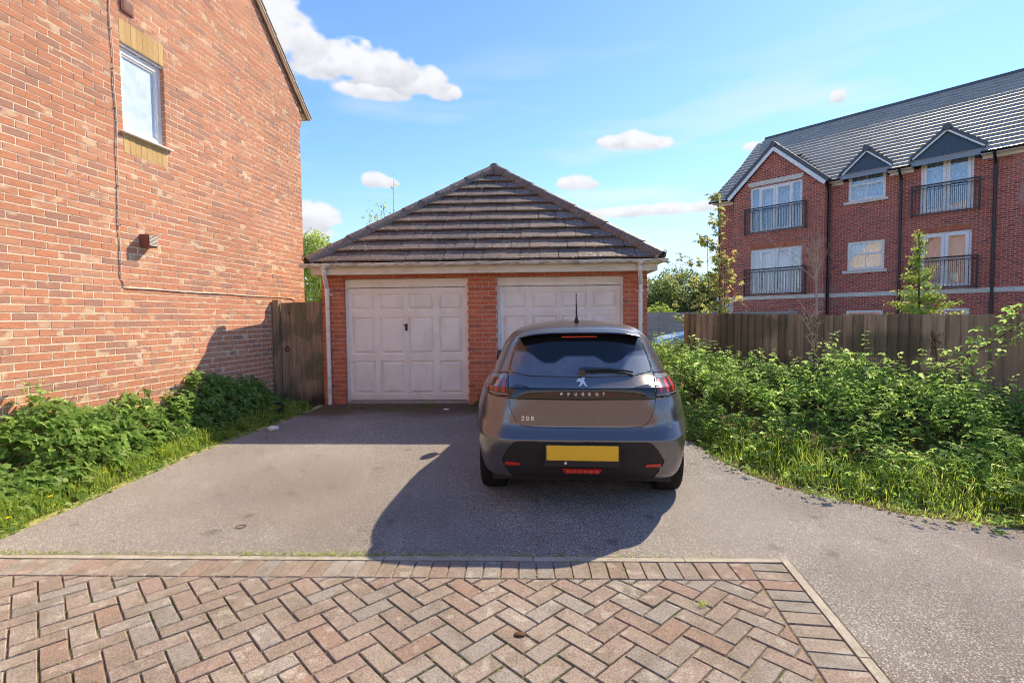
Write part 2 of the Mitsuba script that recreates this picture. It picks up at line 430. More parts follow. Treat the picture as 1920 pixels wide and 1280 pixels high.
def block_mesh(mb, q, uv):
    n = len(q); c = q.mean(0)
    d = c - q; ln = np.linalg.norm(d, axis=1, keepdims=True)
    inn = q + d / ln * np.minimum(.005, ln * .3)
    h = R.uniform(-.0012, .0022) + R.uniform(-.012, .012) * (q[:, 0] - c[0]) + R.uniform(-.012, .012) * (q[:, 1] - c[1])
    v = np.vstack([np.c_[inn, h + .002], np.c_[q, h - .002], np.c_[q, np.full(n, -.014)]])
    f = [(0, k, k + 1) for k in range(1, n - 1)]
    for a in (0, n):
        f += [t for k in range(n) for t in ((a + k, a + n + k, a + n + (k + 1) % n), (a + k, a + n + (k + 1) % n, a + (k + 1) % n))]
    mb.add(v, np.array(f), uv)


def in_view(x, y, z=0.):
    q = np.array([x, y, z - CAM_H]); dz = q @ fwd
    if dz < .1: return 0
    u, w = 955.1 * (q @ (cr * right0 - sr * down0)) / dz, 955.1 * (q @ down) / dz
    return 1 / dz if abs(u) < 1010 and abs(w) < 690 else 0


seen = sorted([q for q in PV if in_view(*q.mean(0))], key=lambda q: -in_view(*q.mean(0)))
rest = [q for q in PV if not in_view(*q.mean(0))] + seen[299:]
tag('block_paving', kind='structure')
for q in seen[:299]:
    mb = MB(); block_mesh(mb, q, R.random(2)); put(K('block_paving__paver'), mb, 'paver')
mb = MB()
for q in rest: block_mesh(mb, q, R.random(2))
put('block_paving__paver_field', mb, 'paver', kind='stuff')
# concrete edging strips round the paving
a0, lens = 0.02, [.60, .905, .91, .905, .91, .905, .91, .9]
for k, ln in enumerate(lens):
    mb = MB().slab(Polygon([kp(a0 + (side_at(0) if k else 0), 0), kp(a0 + ln - .006, 0), kp(a0 + ln - .006, EDG), kp(a0 + (0 if k else side_at(EDG) + .0), EDG)]), -.05, .004 + R.uniform(-.001, .002))
    put(K('block_paving__edging_strip'), mb, 'edging_concrete'); a0 += ln
b0 = 0.
for k, ln in enumerate([.91, .905, .91, .905]):
    o = KC + E2 * b0
    mb = MB().slab(Polygon([o, o + N2 * EDG, o + N2 * EDG + E2 * (ln - .006), o + E2 * (ln - .006)]), -.05, .006 + R.uniform(-.001, .002))
    put(K('block_paving__edging_strip'), mb, 'edging_concrete'); b0 += ln

exec_order = None
# ---------------------------------------------------------------- brick house on the left (gable end)
SN, CS = math.sin(.1279), math.cos(.1279)
HW = frame((-4.4558, 4.47), (SN, CS))
RIDGE_S, EAVE_S, EAVE_Z, TANR = .2, 5.0, 5.43, .882
RIDGE_Z = EAVE_Z + (EAVE_S - RIDGE_S) * TANR
gable = Polygon([(-4.6, -.4), (EAVE_S, -.4), (EAVE_S, EAVE_Z), (RIDGE_S, RIDGE_Z), (-4.6, EAVE_Z)])
WIN = sbox(1.295, 3.56, 1.90, 4.555)
yellow = unary_union([sbox(1.295, 4.555, 1.905, 4.808), sbox(1.295, 3.343, 1.912, 3.56)])
mb = MB().plate(gable.buffer(-.006).difference(WIN.buffer(.002)), .0032, .32); mb.box(-4.58, 4.98, .32, 7.5, -.4, EAVE_Z - .05)
put('brick_house__wall', mb, 'house_mortar', HW)
tag('brick_house', 'tall brick gable end with one small white window and yellow brick lintel', 'house')
bricks = []
for r in range(-28, 110):
    z0 = 1.7037 - .075 * 3 + .005 + .075 * r
    if z0 < -.35 or z0 > RIDGE_Z: continue
    off = .0679 if r % 2 == 0 else .0679 + .1125
    for k in range(-22, 24):
        s0 = off + .225 * k + .006
        b = sbox(s0, z0 + .0005, s0 + .213, z0 + .064)
        if not b.intersects(gable): continue
        b = b.intersection(gable).difference(WIN).difference(yellow.buffer(.005, join_style=2))
        for g in getattr(b, 'geoms', [b]):
            if g.geom_type == 'Polygon' and g.area > .0012: bricks.append(g)


def wall_brick(mb, g):
    c = np.array(g.exterior.coords)[:-1]
    uv = R.random(2)
    if len(c) == 4 and abs(g.area - g.envelope.area) < 1e-6:
        x0, z0, x1, z1 = g.bounds
        pr = R.uniform(-.002, .001)
        mb.box(x0, x1, pr, .03, z0, z1, uv, jit=.001)
    else:
        mb.plate(g, R.uniform(-.002, .001), .03, uv)


def world(Mx, x, y, z): return (Mx @ [x, y, z, 1])[:3]


def hb(g): return in_view(*world(HW, g.centroid.x, 0, g.centroid.y))


bricks.sort(key=lambda g: -hb(g))
for g in bricks[:298]:
    mb = MB(); wall_brick(mb, g); put(K('brick_house__wall__brick'), mb, 'house_brick', HW)
mb = MB()
for g in bricks[298:]: wall_brick(mb, g)
for k in range(5): mb.box(EAVE_S - .1, EAVE_S + .03 + .022 * k, .0, .25, 4.95 + .075 * k, 5.015 + .075 * k, R.random(2))   # corbelled kneeler at the eaves
put('brick_house__wall__brick_courses', mb, 'house_brick', HW, kind='stuff')
for k in range(8):
    x0 = 1.298 + .076 * k
    put(K('brick_house__lintel_brick'), MB().box(x0, x0 + .072, R.uniform(-.002, .001), .05, 4.56, 4.805, R.random(2), jit=.001), 'yellow_brick', HW)
for k in range(8):
    x0 = 1.300 + .0765 * k
    put(K('brick_house__sill_brick'), MB().box(x0, x0 + .072, R.uniform(-.002, .001), .05, 3.346, 3.553, R.random(2), jit=.001), 'yellow_brick', HW)
for z0 in np.arange(3.6, 4.55, .075):
    mb = MB()
for side in (0,):
    mb = MB()
    for k, z0 in enumerate(np.arange(3.575, 4.5, .075)): mb.box(1.898, 1.93, .012, .11, z0, z0 + .065, R.random(2))
    put('brick_house__reveal_bricks', mb, 'house_brick', HW, kind='stuff')
# window
wk = 'brick_house__window'
mb = MB()
fy = .052
for a, b, c, d in ((1.297, 1.362, 3.575, 4.525), (1.838, 1.897, 3.575, 4.525), (1.362, 1.838, 3.575, 3.645), (1.362, 1.838, 4.455, 4.525)): mb.box(a, b, fy, fy + .07, c, d, ch=.006)
put(wk, mb, 'white_clean', HW, label='small white window high in the brick gable')
mb = MB()
for a, b, c, d in ((1.362, 1.380, 3.645, 4.455), (1.820, 1.838, 3.645, 4.455), (1.380, 1.820, 3.645, 3.663), (1.380, 1.820, 4.437, 4.455)): mb.box(a, b, fy + .012, fy + .06, c, d)
put(wk + '__glazing_bead', mb, 'white_clean', HW)
put(wk + '__pane', MB().box(1.380, 1.820, fy + .026, fy + .04, 3.663, 4.437), 'frosted_pane', HW)
put(wk + '__head_strip', MB().box(1.297, 1.897, .02, fy + .02, 4.532, 4.546), 'white_clean', HW)
put(wk + '__sill', MB().box(1.262, 1.965, -.045, .06, 3.556, 3.574, ch=.004), 'white_clean', HW)
# vents
mb = MB().box(1.325, 1.485, -.022, .01, 4.895, 5.055, ch=.005)
put('brick_house__air_vent', mb, 'red_plastic', HW, label='red louvred vent above the window')
for k in range(7):
    z0 = 4.915 + .0178 * k
    put(K('brick_house__air_vent__louvre'), MB().box(1.340, 1.470, -.030, -.0225, z0, z0 + .009), 'maroon_plastic', HW)
mb = MB().box(1.447, 1.588, -.11, .01, 2.322, 2.468, ch=.006)
put('brick_house__cowl_vent', mb, 'maroon_plastic', HW, label='maroon box vent low on the wall')
mb = MB().box(1.457, 1.578, -.1125, -.1105, 2.332, 2.458); put('brick_house__cowl_vent__grille', mb, 'vent_slot', HW)
for k in range(8):
    z0 = 2.336 + .0155 * k
    put(K('brick_house__cowl_vent__louvre'), MB().box(1.457, 1.578, -.121, -.113, z0, z0 + .008), 'cast_stone', HW)
# cable
pts = [(1.19 + .012 * math.sin(z * 2.1) + .006 * math.sin(z * 9), -.010, z) for z in np.arange(6.9, 1.90, -.12)] + [(1.207, -.01, 1.90), (1.215, -.01, 1.862), (1.245, -.01, 1.842)]
pts += [(s, -.010, 1.838 + .004 * math.sin(s * 5) + .003 * (s - 1.3)) for s in np.arange(1.35, 4.5, .15)] + [(4.55, -.01, 1.846), (4.62, -.01, 1.822), (4.665, -.012, 1.78), (4.69, -.012, 1.6)]
put('brick_house__cable', MB().tube(pts, .0052, 6), 'cable_sheath', HW, smooth=True, label='pale cable run down and along the wall')
mb = MB()
for z in np.arange(2.1, 6.8, .42): mb.box(1.183, 1.198, -.018, .0, z, z + .006)
put('brick_house__cable_clip', mb, 'vent_slot', HW, kind='stuff')
# roof: slopes that run away from the gable, verge boards
for sgn in (1, -1):
    ex, ez = (EAVE_S + .30, EAVE_Z - .30 * TANR + .02) if sgn > 0 else (-4.9, EAVE_Z - .3 * TANR + .02)
    poly = Polygon([(ex, ez), (RIDGE_S, RIDGE_Z + .03), (RIDGE_S, RIDGE_Z + .09), (ex, ez + .06)])
    put(K('brick_house__roof'), MB().plate(poly, -.05, 7.6), 'house_tile', HW)
    poly = Polygon([(ex - sgn * .10, ez + .09 * TANR - .09), (RIDGE_S, RIDGE_Z - .08), (RIDGE_S, RIDGE_Z + .028), (ex - sgn * .02, ez + .0)])
    put(K('brick_house__verge_board'), MB().plate(poly, -.045, -.004), 'brown_board', HW)
    if sgn > 0:
        for k in range(19):
            f0, f1 = k / 19, (k + .985) / 19
            p0 = np.array([ex + (RIDGE_S - ex) * f0, ez + (RIDGE_Z + .03 - ez) * f0]); p1 = np.array([ex + (RIDGE_S - ex) * f1, ez + (RIDGE_Z + .03 - ez) * f1])
            nrm = np.array([TANR, 1]) / math.hypot(TANR, 1)
            mb = MB().plate(Polygon([p0 + nrm * .052, p1 + nrm * .038, p1 + nrm * .056, p0 + nrm * .070]), -.062, .35)
            put(K('brick_house__verge_tile'), mb, 'house_tile', HW)
put('brick_house__soffit_box', MB().plate(Polygon([(EAVE_S + .02, 5.26), (EAVE_S + .22, 5.26), (EAVE_S + .25, 5.16), (EAVE_S + .02, 5.40)]), .0, 7.4), 'white_plastic', HW)

# ---------------------------------------------------------------- side gate between house and garage
GD, GN = (.99895, -.0459), (.0459, .99895)
GW = frame((-.4788, 8.2885), GD)
put('side_gate__post', MB().box(-3.455, -3.355, -.06, .04, .02, 1.80, R.random(2), ch=.006), 'post_wood', GW)
tag('side_gate', 'weathered brown timber gate closing the gap between house and garage', 'gate')
x = -3.345
for k, w in enumerate([.075, .088, .082, .09, .085, .09, .084, .075]):
    mb = MB().box(x + .002, x + w - .002, R.uniform(-.004, .004), .022, .11 + R.uniform(-.01, .01), 1.748 + .0022 * k + R.uniform(-.003, .003), R.random(2))
    put(K('side_gate__board'), mb, 'gate_wood', GW); x += w
for z in (.35, 1.45): put(K('side_gate__rail'), MB().box(-3.34, -2.68, .024, .06, z, z + .09, R.random(2)), 'gate_wood', GW)
put('side_gate__hinge_stile', MB().box(-2.672, -2.648, -.01, .04, .06, 1.76, R.random(2)), 'gate_wood', GW)
t = np.linspace(0, 2 * np.pi, 17)
mb = MB().tube(np.c_[-3.243 + .034 * np.cos(t), -.022 + 0 * t, .985 + .034 * np.sin(t)], .007, 6); mb.box(-3.262, -3.224, -.018, -.004, 1.01, 1.03)
put('side_gate__ring_handle', mb, 'rust_iron', GW, smooth=40)
put('side_gate__knot_hole', MB().tube([(-3.20, -.006, 1.585), (-3.20, .0, 1.585)], .016, 10), 'rust_iron', GW)

# ---------------------------------------------------------------- double garage
tag('garage', 'low brick double garage with hipped tile roof and two white panelled doors', 'garage')
HALF, DEPTH, ZB, ZW = 2.65, 6.0, .05, 2.18
OPEN = [(-2.285, -.24), (.24, 2.285)]
OT = 2.125
wall = sbox(-HALF, ZB - .3, HALF, ZW + .1)
holes = unary_union([sbox(a, ZB - .4, b, OT) for a, b in OPEN])
mb = MB().plate(wall.buffer(-.006, join_style=2).difference(holes.buffer(.006, join_style=2)), .006, .21)
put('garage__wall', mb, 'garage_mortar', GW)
mb = MB().box(-HALF, -HALF + .21, .21, DEPTH, ZB - .3, ZW + .1); mb.box(HALF - .21, HALF, .21, DEPTH, ZB - .3, ZW + .1); mb.box(-HALF + .21, HALF - .21, DEPTH - .2, DEPTH, ZB - .3, ZW + .1)
put('garage__side_walls', mb, 'plain_brick', GW)
gb = []
for r in range(-2, 30):
    z0 = .03 + .075 * r
    off = 0 if r % 2 else .1125
    for k in range(-13, 13):
        b = sbox(off + .225 * k + .005, z0, off + .225 * k + .22, z0 + .065).intersection(wall).difference(holes)
        for g in getattr(b, 'geoms', [b]):
            if g.geom_type == 'Polygon' and g.area > .0015: gb.append(g)
gb.sort(key=lambda g: -in_view(*world(GW, g.centroid.x, 0, g.centroid.y)) + (g.centroid.y < .06) * 9)
for i, g in enumerate(gb[:296]):
    x0, z0, x1, z1 = g.bounds
    pr = R.uniform(-.0025, .0015)
    mb = MB().box(x0, x1, pr, .10 if z1 < OT else .03, z0, z1, R.random(2), jit=.001); put(K('garage__wall__brick'), mb, 'garage_brick', GW)
mb = MB()
for g in gb[296:]:
    x0, z0, x1, z1 = g.bounds; mb.box(x0, x1, 0, .03, z0, z1, R.random(2))
for sx, x0 in ((-1, -2.285), (1, 2.285), (1, -.24), (-1, .24)):        # bricks of the door reveals
    for r in range(28):
        z0 = .03 + .075 * r
        if z0 + .065 > OT: continue
        a, b = (x0 - .01, x0 + .004) if sx < 0 and x0 < -1 or sx > 0 and x0 < 0 and x0 > -1 else (x0 - .004, x0 + .01)
        mb.box(x0 - .012, x0 + .0, .10, .205, z0, z0 + .065, R.random(2)) if (x0 < -1 or abs(x0 + .24) > .1 and x0 < 1 and False) else mb.box(x0 - .006, x0 + .006, .10, .205, z0, z0 + .065, R.random(2))
put('garage__wall__brick_courses', mb, 'garage_brick', GW, kind='stuff')
put('garage__threshold', MB().box(-2.30, -.22, .05, .20, ZB - .1, ZB + .055), 'edging_concrete', GW)
put('garage__threshold_001', MB().box(.22, 2.30, .05, .20, ZB - .1, ZB + .055), 'edging_concrete', GW)
put('garage__roof_space', MB().box(-2.4, 2.4, .25, DEPTH - .3, 2.2, 2.25), 'vent_slot', GW)


def raised_panel(mb, x0, x1, z0, z1, y):
    rings = [(-.001, .0345), (.009, .0345), (.012, .030), (.052, .003), (.056, .003)]
    v = []
    for i, h in rings: v += [(x0 + i, y + h, z0 + i), (x1 - i, y + h, z0 + i), (x1 - i, y + h, z1 - i), (x0 + i, y + h, z1 - i)]
    f = []
    for k in range(0, 4 * (len(rings) - 1), 4): f += [(k + a, k + (a + 1) % 4, k + 4 + (a + 1) % 4, k + 4 + a) for a in range(4)]
    e = 4 * (len(rings) - 1)
    f.append((e, e + 1, e + 2, e + 3))
    mb.add(v, f)


for di, (a, b) in enumerate(OPEN):
    dk = K('garage__door')
    y = .10
    la, lb, lz0, lz1 = a + .045, b - .045, .118, 1.975
    sc = (lb - la) / 1.95
    pans = [sbox(la + p0 * sc, q0, la + p1 * sc, q1) for p0, p1 in ((.057, .433), (.523, .93), (1.0, 1.41), (1.507, 1.895)) for q0, q1 in ((1.612, 1.885), (.885, 1.497), (.22, .772))]
    mid_ = (la + lb) / 2
    leaf = sbox(la, lz0, lb, lz1).difference(unary_union(pans)).difference(sbox(mid_ - .0015, lz0, mid_ + .0015, lz1))
    mb = MB().plate(leaf, y, y + .034); mb.box(la, lb, y + .0345, y + .05, lz0 + .002, lz1 - .002)
    put(dk, mb, 'door_paint', GW, label=('left white panelled up-and-over garage door, fully in view', 'right white garage door, half hidden by the parked car')[di])
    for pn in pans:
        p0, q0, p1, q1 = pn.bounds
        mb = MB(); raised_panel(mb, p0, p1, q0, q1, y); put(K(dk + '__panel'), mb, 'door_paint', GW)
    mb = MB().box(a + .002, a + .040, y - .02, y + .06, ZB + .02, OT - .105); mb.box(b - .040, b - .002, y - .02, y + .06, ZB + .02, OT - .105); mb.box(a + .002, b - .002, y - .025, y + .06, 1.985, OT - .002); mb.box(a + .03, b - .03, y - .034, y - .0255, 1.99, 2.012)
    put(dk + '__frame', mb, 'door_paint', GW)
    if True:
        hx = (la + lb) / 2 - .012
        mb = MB().box(hx - .02, hx + .02, y - .014, y - .001, 1.27, 1.385, ch=.004); mb.box(hx - .037, hx + .006, y - .035, y - .0145, 1.355, 1.378, ch=.005); mb.box(hx - .008, hx + .008, y - .03, y - .0145, 1.30, 1.33)
        put(dk + '__handle', mb, 'black_metal', GW)
# fascia, soffit, gutters
FO = .27
fo, fi = HALF + FO - .11, HALF
mb = MB().box(-2.716, 2.758, -.235, -.205, 2.178, 2.31); mb.box(-2.716, -2.690, -.205, DEPTH + .2, 2.178, 2.31); mb.box(2.728, 2.758, -.205, DEPTH + .2, 2.178, 2.31)
put('garage__fascia', mb, 'fascia_cream', GW)
mb = MB().box(-2.688, 2.718, -.204, -.001, 2.186, 2.194); mb.box(-2.688, -2.651, .0, DEPTH, 2.186, 2.194); mb.box(2.651, 2.718, .0, DEPTH, 2.186, 2.194)
put('garage__soffit', mb, 'fascia_cream', GW)


def half_round(p0, p1, r=.054):
    p0, p1 = np.array(p0), np.array(p1); d = (p1 - p0) / np.linalg.norm(p1 - p0); s = np.cross(d, [0, 0, 1.])
    mb = MB(); an = np.linspace(0, np.pi, 11); ln = np.linalg.norm(p1 - p0)
    for ri, fl in ((r, 0), (r - .004, 1)):
        ring = np.array([s * ri * math.cos(t_) - np.array([0, 0, 1.]) * ri * math.sin(t_) for t_ in an])
        v = np.vstack([p0 + ring, p1 + ring]); n = len(an)
        mb.add(v, [((k, k + 1, n + k + 1, n + k) if fl else (k, n + k, n + k + 1, k + 1)) for k in range(n - 1)])
    ring = np.array([s * r * math.cos(t_) - np.array([0, 0, 1.]) * r * math.sin(t_) for t_ in an])
    for e, o in ((p0, 1), (p1, 0)):
        mb.add(np.vstack([e + ring]), [((0, k, k + 1) if o else (0, k + 1, k)) for k in range(1, len(an) - 1)])
    for sg in (1, -1):
        mb.tube([p0 + s * r * sg, p1 + s * r * sg], .006, 6)
    return mb


GZ = 2.342
put('garage__gutter', half_round((-2.855, -.30, GZ), (2.896, -.30, GZ)), 'gutter_plastic', GW, smooth=40, label='stained white half round gutter along the front eaves')
put('garage__gutter_001', half_round((-2.775, -.24, GZ), (-2.775, DEPTH, GZ)), 'gutter_plastic', GW, smooth=40)
put('garage__gutter_002', half_round((2.815, -.24, GZ), (2.815, DEPTH, GZ)), 'gutter_plastic', GW, smooth=40)
for x in (-2.62, -1.70, -.62, .25, 1.2, 2.0, 2.75):
    an = np.linspace(-.15, np.pi + .15, 9)
    mb = MB().tube(np.c_[np.full(9, x), -.30 - .058 * np.cos(an), GZ - .058 * np.sin(an)], .009, 5); put(K('garage__gutter_bracket'), mb, 'gutter_plastic', GW, smooth=40)
for sx, xo, xw in ((-1, -2.475, -2.530), (1, 2.475, 2.530)):
    pts = [(xo, -.30, GZ - .045), (xo, -.30, GZ - .14), (xo, -.295, GZ - .17), (xw, -.085, GZ - .34), (xw, -.065, GZ - .38), (xw, -.062, GZ - .5), (xw, -.062, ZB + .02)]
    pk = K('garage__downpipe')
    put(pk, MB().tube(pts, .0345, 14), 'white_plastic', GW, smooth=40, label=('white downpipe at the left corner beside the gate', 'white downpipe at the right corner')[sx > 0])
    put(pk + '__outlet', MB().tube([(xo, -.30, GZ - .02), (xo, -.30, GZ - .09)], .046, 14), 'gutter_plastic', GW, smooth=40)
    for z in (GZ - .42, 1.96):
        if z < 1.97 and sx > 0: continue
        put(K(pk + '__collar'), MB().tube([(xw, -.062, z - .022), (xw, -.062, z + .022)], .040, 14), 'white_plastic', GW, smooth=40)
    put(pk + '__bracket', MB().box(xw - .065, xw + .065, -.03, -.002, 1.86, 1.885), 'white_plastic', GW)
    labels.setdefault(pk, {})
# roof
EH, EY, PITCH_R = 2.775, -.265, math.radians(38.4)
ERZ = 2.352
TP, CP, SP = math.tan(PITCH_R), math.cos(PITCH_R), math.sin(PITCH_R)
BACK = DEPTH + .265
apex_y = EY + EH
RZ = ERZ + EH * TP
GWR = GW @ np.array([[1, 0, 0, .03], [0, 1, 0, 0], [0, 0, 1, 0], [0, 0, 0, 1.]])
ridge_y1 = BACK - EH
put('garage__roof', MB().add([(-EH, EY, ERZ - .02), (EH, EY, ERZ - .02), (EH, BACK, ERZ - .02), (-EH, BACK, ERZ - .02), (0, apex_y, RZ - .03), (0, ridge_y1, RZ - .03)],
                             [(0, 1, 4), (1, 2, 5), (1, 5, 4), (2, 3, 5), (3, 0, 4), (3, 4, 5), (0, 3, 2), (0, 2, 1)]), 'garage_tile', GWR)
SL = EH / CP
gauge, tw = SL / 11, .30


def slope_tiles(place_fn, tri, emit, ncol):
    for r in range(11):
        u0, u1 = r * gauge, (r + 1) * gauge + .06
        for k in range(-ncol, ncol + 1):
            x0 = k * tw + (.15 if r % 2 else 0) + R.uniform(-.003, .003)
            q = sbox(x0 + .004, u0 - .012 + R.uniform(-.004, .004), x0 + tw - .004, u1).intersection(tri)
            if q.is_empty or q.geom_type != 'Polygon' or q.area < .008: continue
            c = np.array(q.exterior.coords)[:-1]
            if not q.exterior.is_ccw: c = c[::-1]
            n = len(c); tilt = (c[:, 1] - u0) / gauge
            hb_ = R.uniform(-.002, .003) + R.uniform(-.008, .008) * (c[:, 0] - x0)
            top, bot = .062 - .046 * tilt + hb_, .030 - .046 * tilt + hb_
            v = np.vstack([place_fn(c[:, 0], c[:, 1], top), place_fn(c[:, 0], c[:, 1], bot)])
            f = [(0, i, i + 1) for i in range(1, n - 1)] + [t_ for i in range(n) for t_ in ((i, n + i, n + (i + 1) % n), (i, n + (i + 1) % n, (i + 1) % n))]
            emit(v, np.array(f))


def front_place(x, u, h): return np.c_[x, EY + u * CP - h * SP, ERZ + u * SP + h * CP]


def emit_front(v, f):
    put(K('garage__roof__tile'), MB().add(v, f, R.random(2)), 'garage_tile', GWR)


slope_tiles(front_place, Polygon([(-EH + .02, -.012), (EH - .02, -.012), (0, SL - .01)]), emit_front, 11)
mb = MB()
for sgn in (1, -1):
    mid = (EY + BACK) / 2
    hl = (BACK - EY) / 2
    pl = lambda x, u, h, s=sgn: np.c_[s * (EH - u * CP + h * SP), mid + s * x, ERZ + u * SP + h * CP]
    slope_tiles(pl, Polygon([(-hl, -.012), (hl, -.012), (hl - EH, SL - .01), (EH - hl, SL - .01)]), lambda v, f: mb.add(v, f, R.random(2)), 12)
put('garage__roof__side_tiles', mb, 'garage_tile', GWR, kind='stuff')


def cap_tile(p0, p1, r=.105, lift=.0):
    p0, p1 = np.array(p0, float), np.array(p1, float); d = (p1 - p0) / np.linalg.norm(p1 - p0)
    s = np.cross(d, [0, 0, 1.]); s /= np.linalg.norm(s); up = np.cross(s, d)
    mb = MB(); an = np.linspace(-.25, np.pi + .25, 12); uv = R.random(2)
    r0, r1 = r * 1.06, r * .97
    for q0, q1, rr0, rr1, fl in ((p0, p1, r0, r1, 0), (p0, p1, r0 - .02, r1 - .02, 1)):
        v = np.vstack([q0 + np.outer(np.cos(an), s) * rr0 + np.outer(np.sin(an), up) * rr0, q1 + np.outer(np.cos(an), s) * rr1 + np.outer(np.sin(an), up) * rr1])
        n = len(an); mb.add(v, [((k, n + k, n + k + 1, k + 1) if fl else (k, k + 1, n + k + 1, n + k)) for k in range(n - 1)], uv)
    v = np.vstack([p0 + np.outer(np.cos(an), s) * r0 + np.outer(np.sin(an), up) * r0, p0 + np.outer(np.cos(an), s) * (r0 - .02) + np.outer(np.sin(an), up) * (r0 - .02)])
    mb.add(v, [(k, 12 + k, 12 + k + 1, k + 1) for k in range(11)], uv)
    return mb


for sgn in (-1, 1):
    A0, A1 = np.array([sgn * (EH + .0), EY - .0, ERZ + .015]), np.array([0, apex_y, RZ + .015])
    n = 11
    for k in range(n):
        j = R.uniform(-.006, .006, 3)
        put(K('garage__roof__hip_tile'), cap_tile(A0 + (A1 - A0) * k / n + j, A0 + (A1 - A0) * (k + 1.05) / n + j), 'garage_tile', GWR, smooth=40)
    c = A0 + np.array([sgn * -.02, .02, -.01])                     # hip iron: curled strap at the foot of the hip
    mb = MB().tube([c + np.array([sgn * x_, -x_, z_]) for x_, z_ in ((0, -.02), (.05, .0), (.075, .05), (.085, .09), (.075, .115), (.055, .12), (.045, .10), (.055, .085))], .0065, 6)
    put(K('garage__roof__hip_iron'), mb, 'rust_iron', GWR, smooth=True)
mb = MB()
for k in range(int((ridge_y1 - apex_y) / .4) + 1): pass
for k in range(2):
    put(K('garage__roof__ridge_tile'), cap_tile((0, apex_y - .05 + .3 * k, RZ + .02), (0, apex_y - .05 + .3 * k + .34, RZ + .02)), 'garage_tile', GWR, smooth=40)
for sgn in (-1, 1):
    A0, A1 = np.array([sgn * EH, BACK, ERZ + .015]), np.array([0, ridge_y1, RZ + .015])
    mb = MB()
    for k in range(10):
        m_ = cap_tile(A0 + (A1 - A0) * k / 10, A0 + (A1 - A0) * (k + 1.05) / 10); v, f, c_ = m_.out(); mb.add(v, f, c_[0])
    put(K('garage__roof__back_hip_tiles'), mb, 'garage_tile', GWR, kind='stuff')

# ---------------------------------------------------------------- cars
def paint(p, n, uv):
    return C(.078, .074, .080) * (.85 + .3 * noise(p.x * 900, p.y * 900, p.z * 900))


scene['car_paint'] = {'type': 'twosided', 'bsdf': {'type': 'blendbsdf', 'weight': .24, 'a': {'type': 'roughplastic', 'diffuse_reflectance': proc(paint), 'int_ior': 1.75, 'alpha': .035, 'distribution': 'ggx'},
                      'b': {'type': 'principled', 'base_color': {'type': 'rgb', 'value': [.37, .365, .38]}, 'metallic': 1.0, 'roughness': .2}}}
mat('silver_paint', (.36, .44, .50), .3, .5, metallic=.6, clearcoat=1.0, clearcoat_gloss=.95)
mat('gloss_black', (.008, .008, .009), .08, .6, clearcoat=.6, clearcoat_gloss=.97)
mat('matt_black', (.022, .021, .021), .6, .35)
mat('tyre_rubber', (.020, .020, .020), .85, .2)
mat('rim_alloy', (.30, .30, .31), .35, .5, metallic=.7)
mat('chrome', (.86, .86, .85), .3, .6, metallic=.45)
mat('lamp_red', (.42, .018, .014), .12, .6, clearcoat=1.0, clearcoat_gloss=.97)
mat('lamp_dark', (.045, .012, .012), .07, .6, clearcoat=1.0, clearcoat_gloss=.98)
mat('lamp_clear', (.16, .17, .19), .10, .6, clearcoat=1.0, clearcoat_gloss=.98)
mat('reflector_red', (.50, .035, .018), .25, .6)
mat('plate_yellow', (.80, .48, .03), .35, .4)
mat('screen_glass', lambda p, n, uv: C(.05, .07, .08), .06, .6, clearcoat=.5, clearcoat_gloss=.97)
CARF = frame((.505, 3.68, .004), (math.cos(math.radians(5.2)), -math.sin(math.radians(5.2))))
CI = np.linalg.inv(CARF)


def dust_and_shadow(p, n, uv):  # dirt film on the glass, with the roof spoiler shadow painted into its colour
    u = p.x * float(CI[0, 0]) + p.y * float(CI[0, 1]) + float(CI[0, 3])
    line = 1.150 + .035 * sst(.30, .46, dr.abs(u)) - .050 * sst(.42, .25, dr.abs(u)) * sst(.10, .22, dr.abs(u))  # painted shadow edge: pale sunlit film below, near black above
    lit_dust = sst(.012, -.012, p.z - line) * (.75 + .5 * fbm(u * 12, p.z * 14, 3, 3))
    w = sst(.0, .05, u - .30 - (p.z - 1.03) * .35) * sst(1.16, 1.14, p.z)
    return mix(mix((.006, .006, .007), (.105, .14, .195), lit_dust), (.25, .29, .34), w * .8)


mat('rear_glass', dust_and_shadow, .12, .55, clearcoat=.5, clearcoat_gloss=.97)

#        rear z, v      side z, half width   front z, v
CARP = [(.235, .24, .19, .76, .22, 3.85), (.24, .13, .21, .82, .24, 3.94), (.31, .06, .29, .852, .32, 4.0), (.42, .03, .39, .868, .42, 4.04), (.52, .004, .49, .874, .52, 4.055),
        (.553, .0, .57, .876, .60, 4.05), (.575, .014, .61, .877, .64, 4.03), (.622, .050, .67, .877, .70, 3.98), (.66, .064, .72, .875, .76, 3.90), (.75, .070, .79, .870, .80, 3.76), (.84, .082, .85, .860, .84, 3.6),
        (.855, .070, .875, .852, .86, 3.5), (.925, .080, .905, .842, .885, 3.4), (.945, .118, .935, .823, .92, 3.22), (1.0, .205, .965, .79, .95, 3.02), (1.06, .275, 1.03, .768, 1.02, 2.87), (1.15, .365, 1.12, .735, 1.12, 2.66), (1.25, .455, 1.22, .695, 1.22, 2.44),
        (1.31, .515, 1.29, .65, 1.30, 2.26), (1.345, .565, 1.335, .60, 1.345, 2.12), (1.375, .70, 1.37, .53, 1.375, 1.98), (1.40, .93, 1.398, .42, 1.40, 1.85), (1.422, 1.22, 1.42, .26, 1.42, 1.72), (1.430, 1.42, 1.430, .07, 1.430, 1.58)]


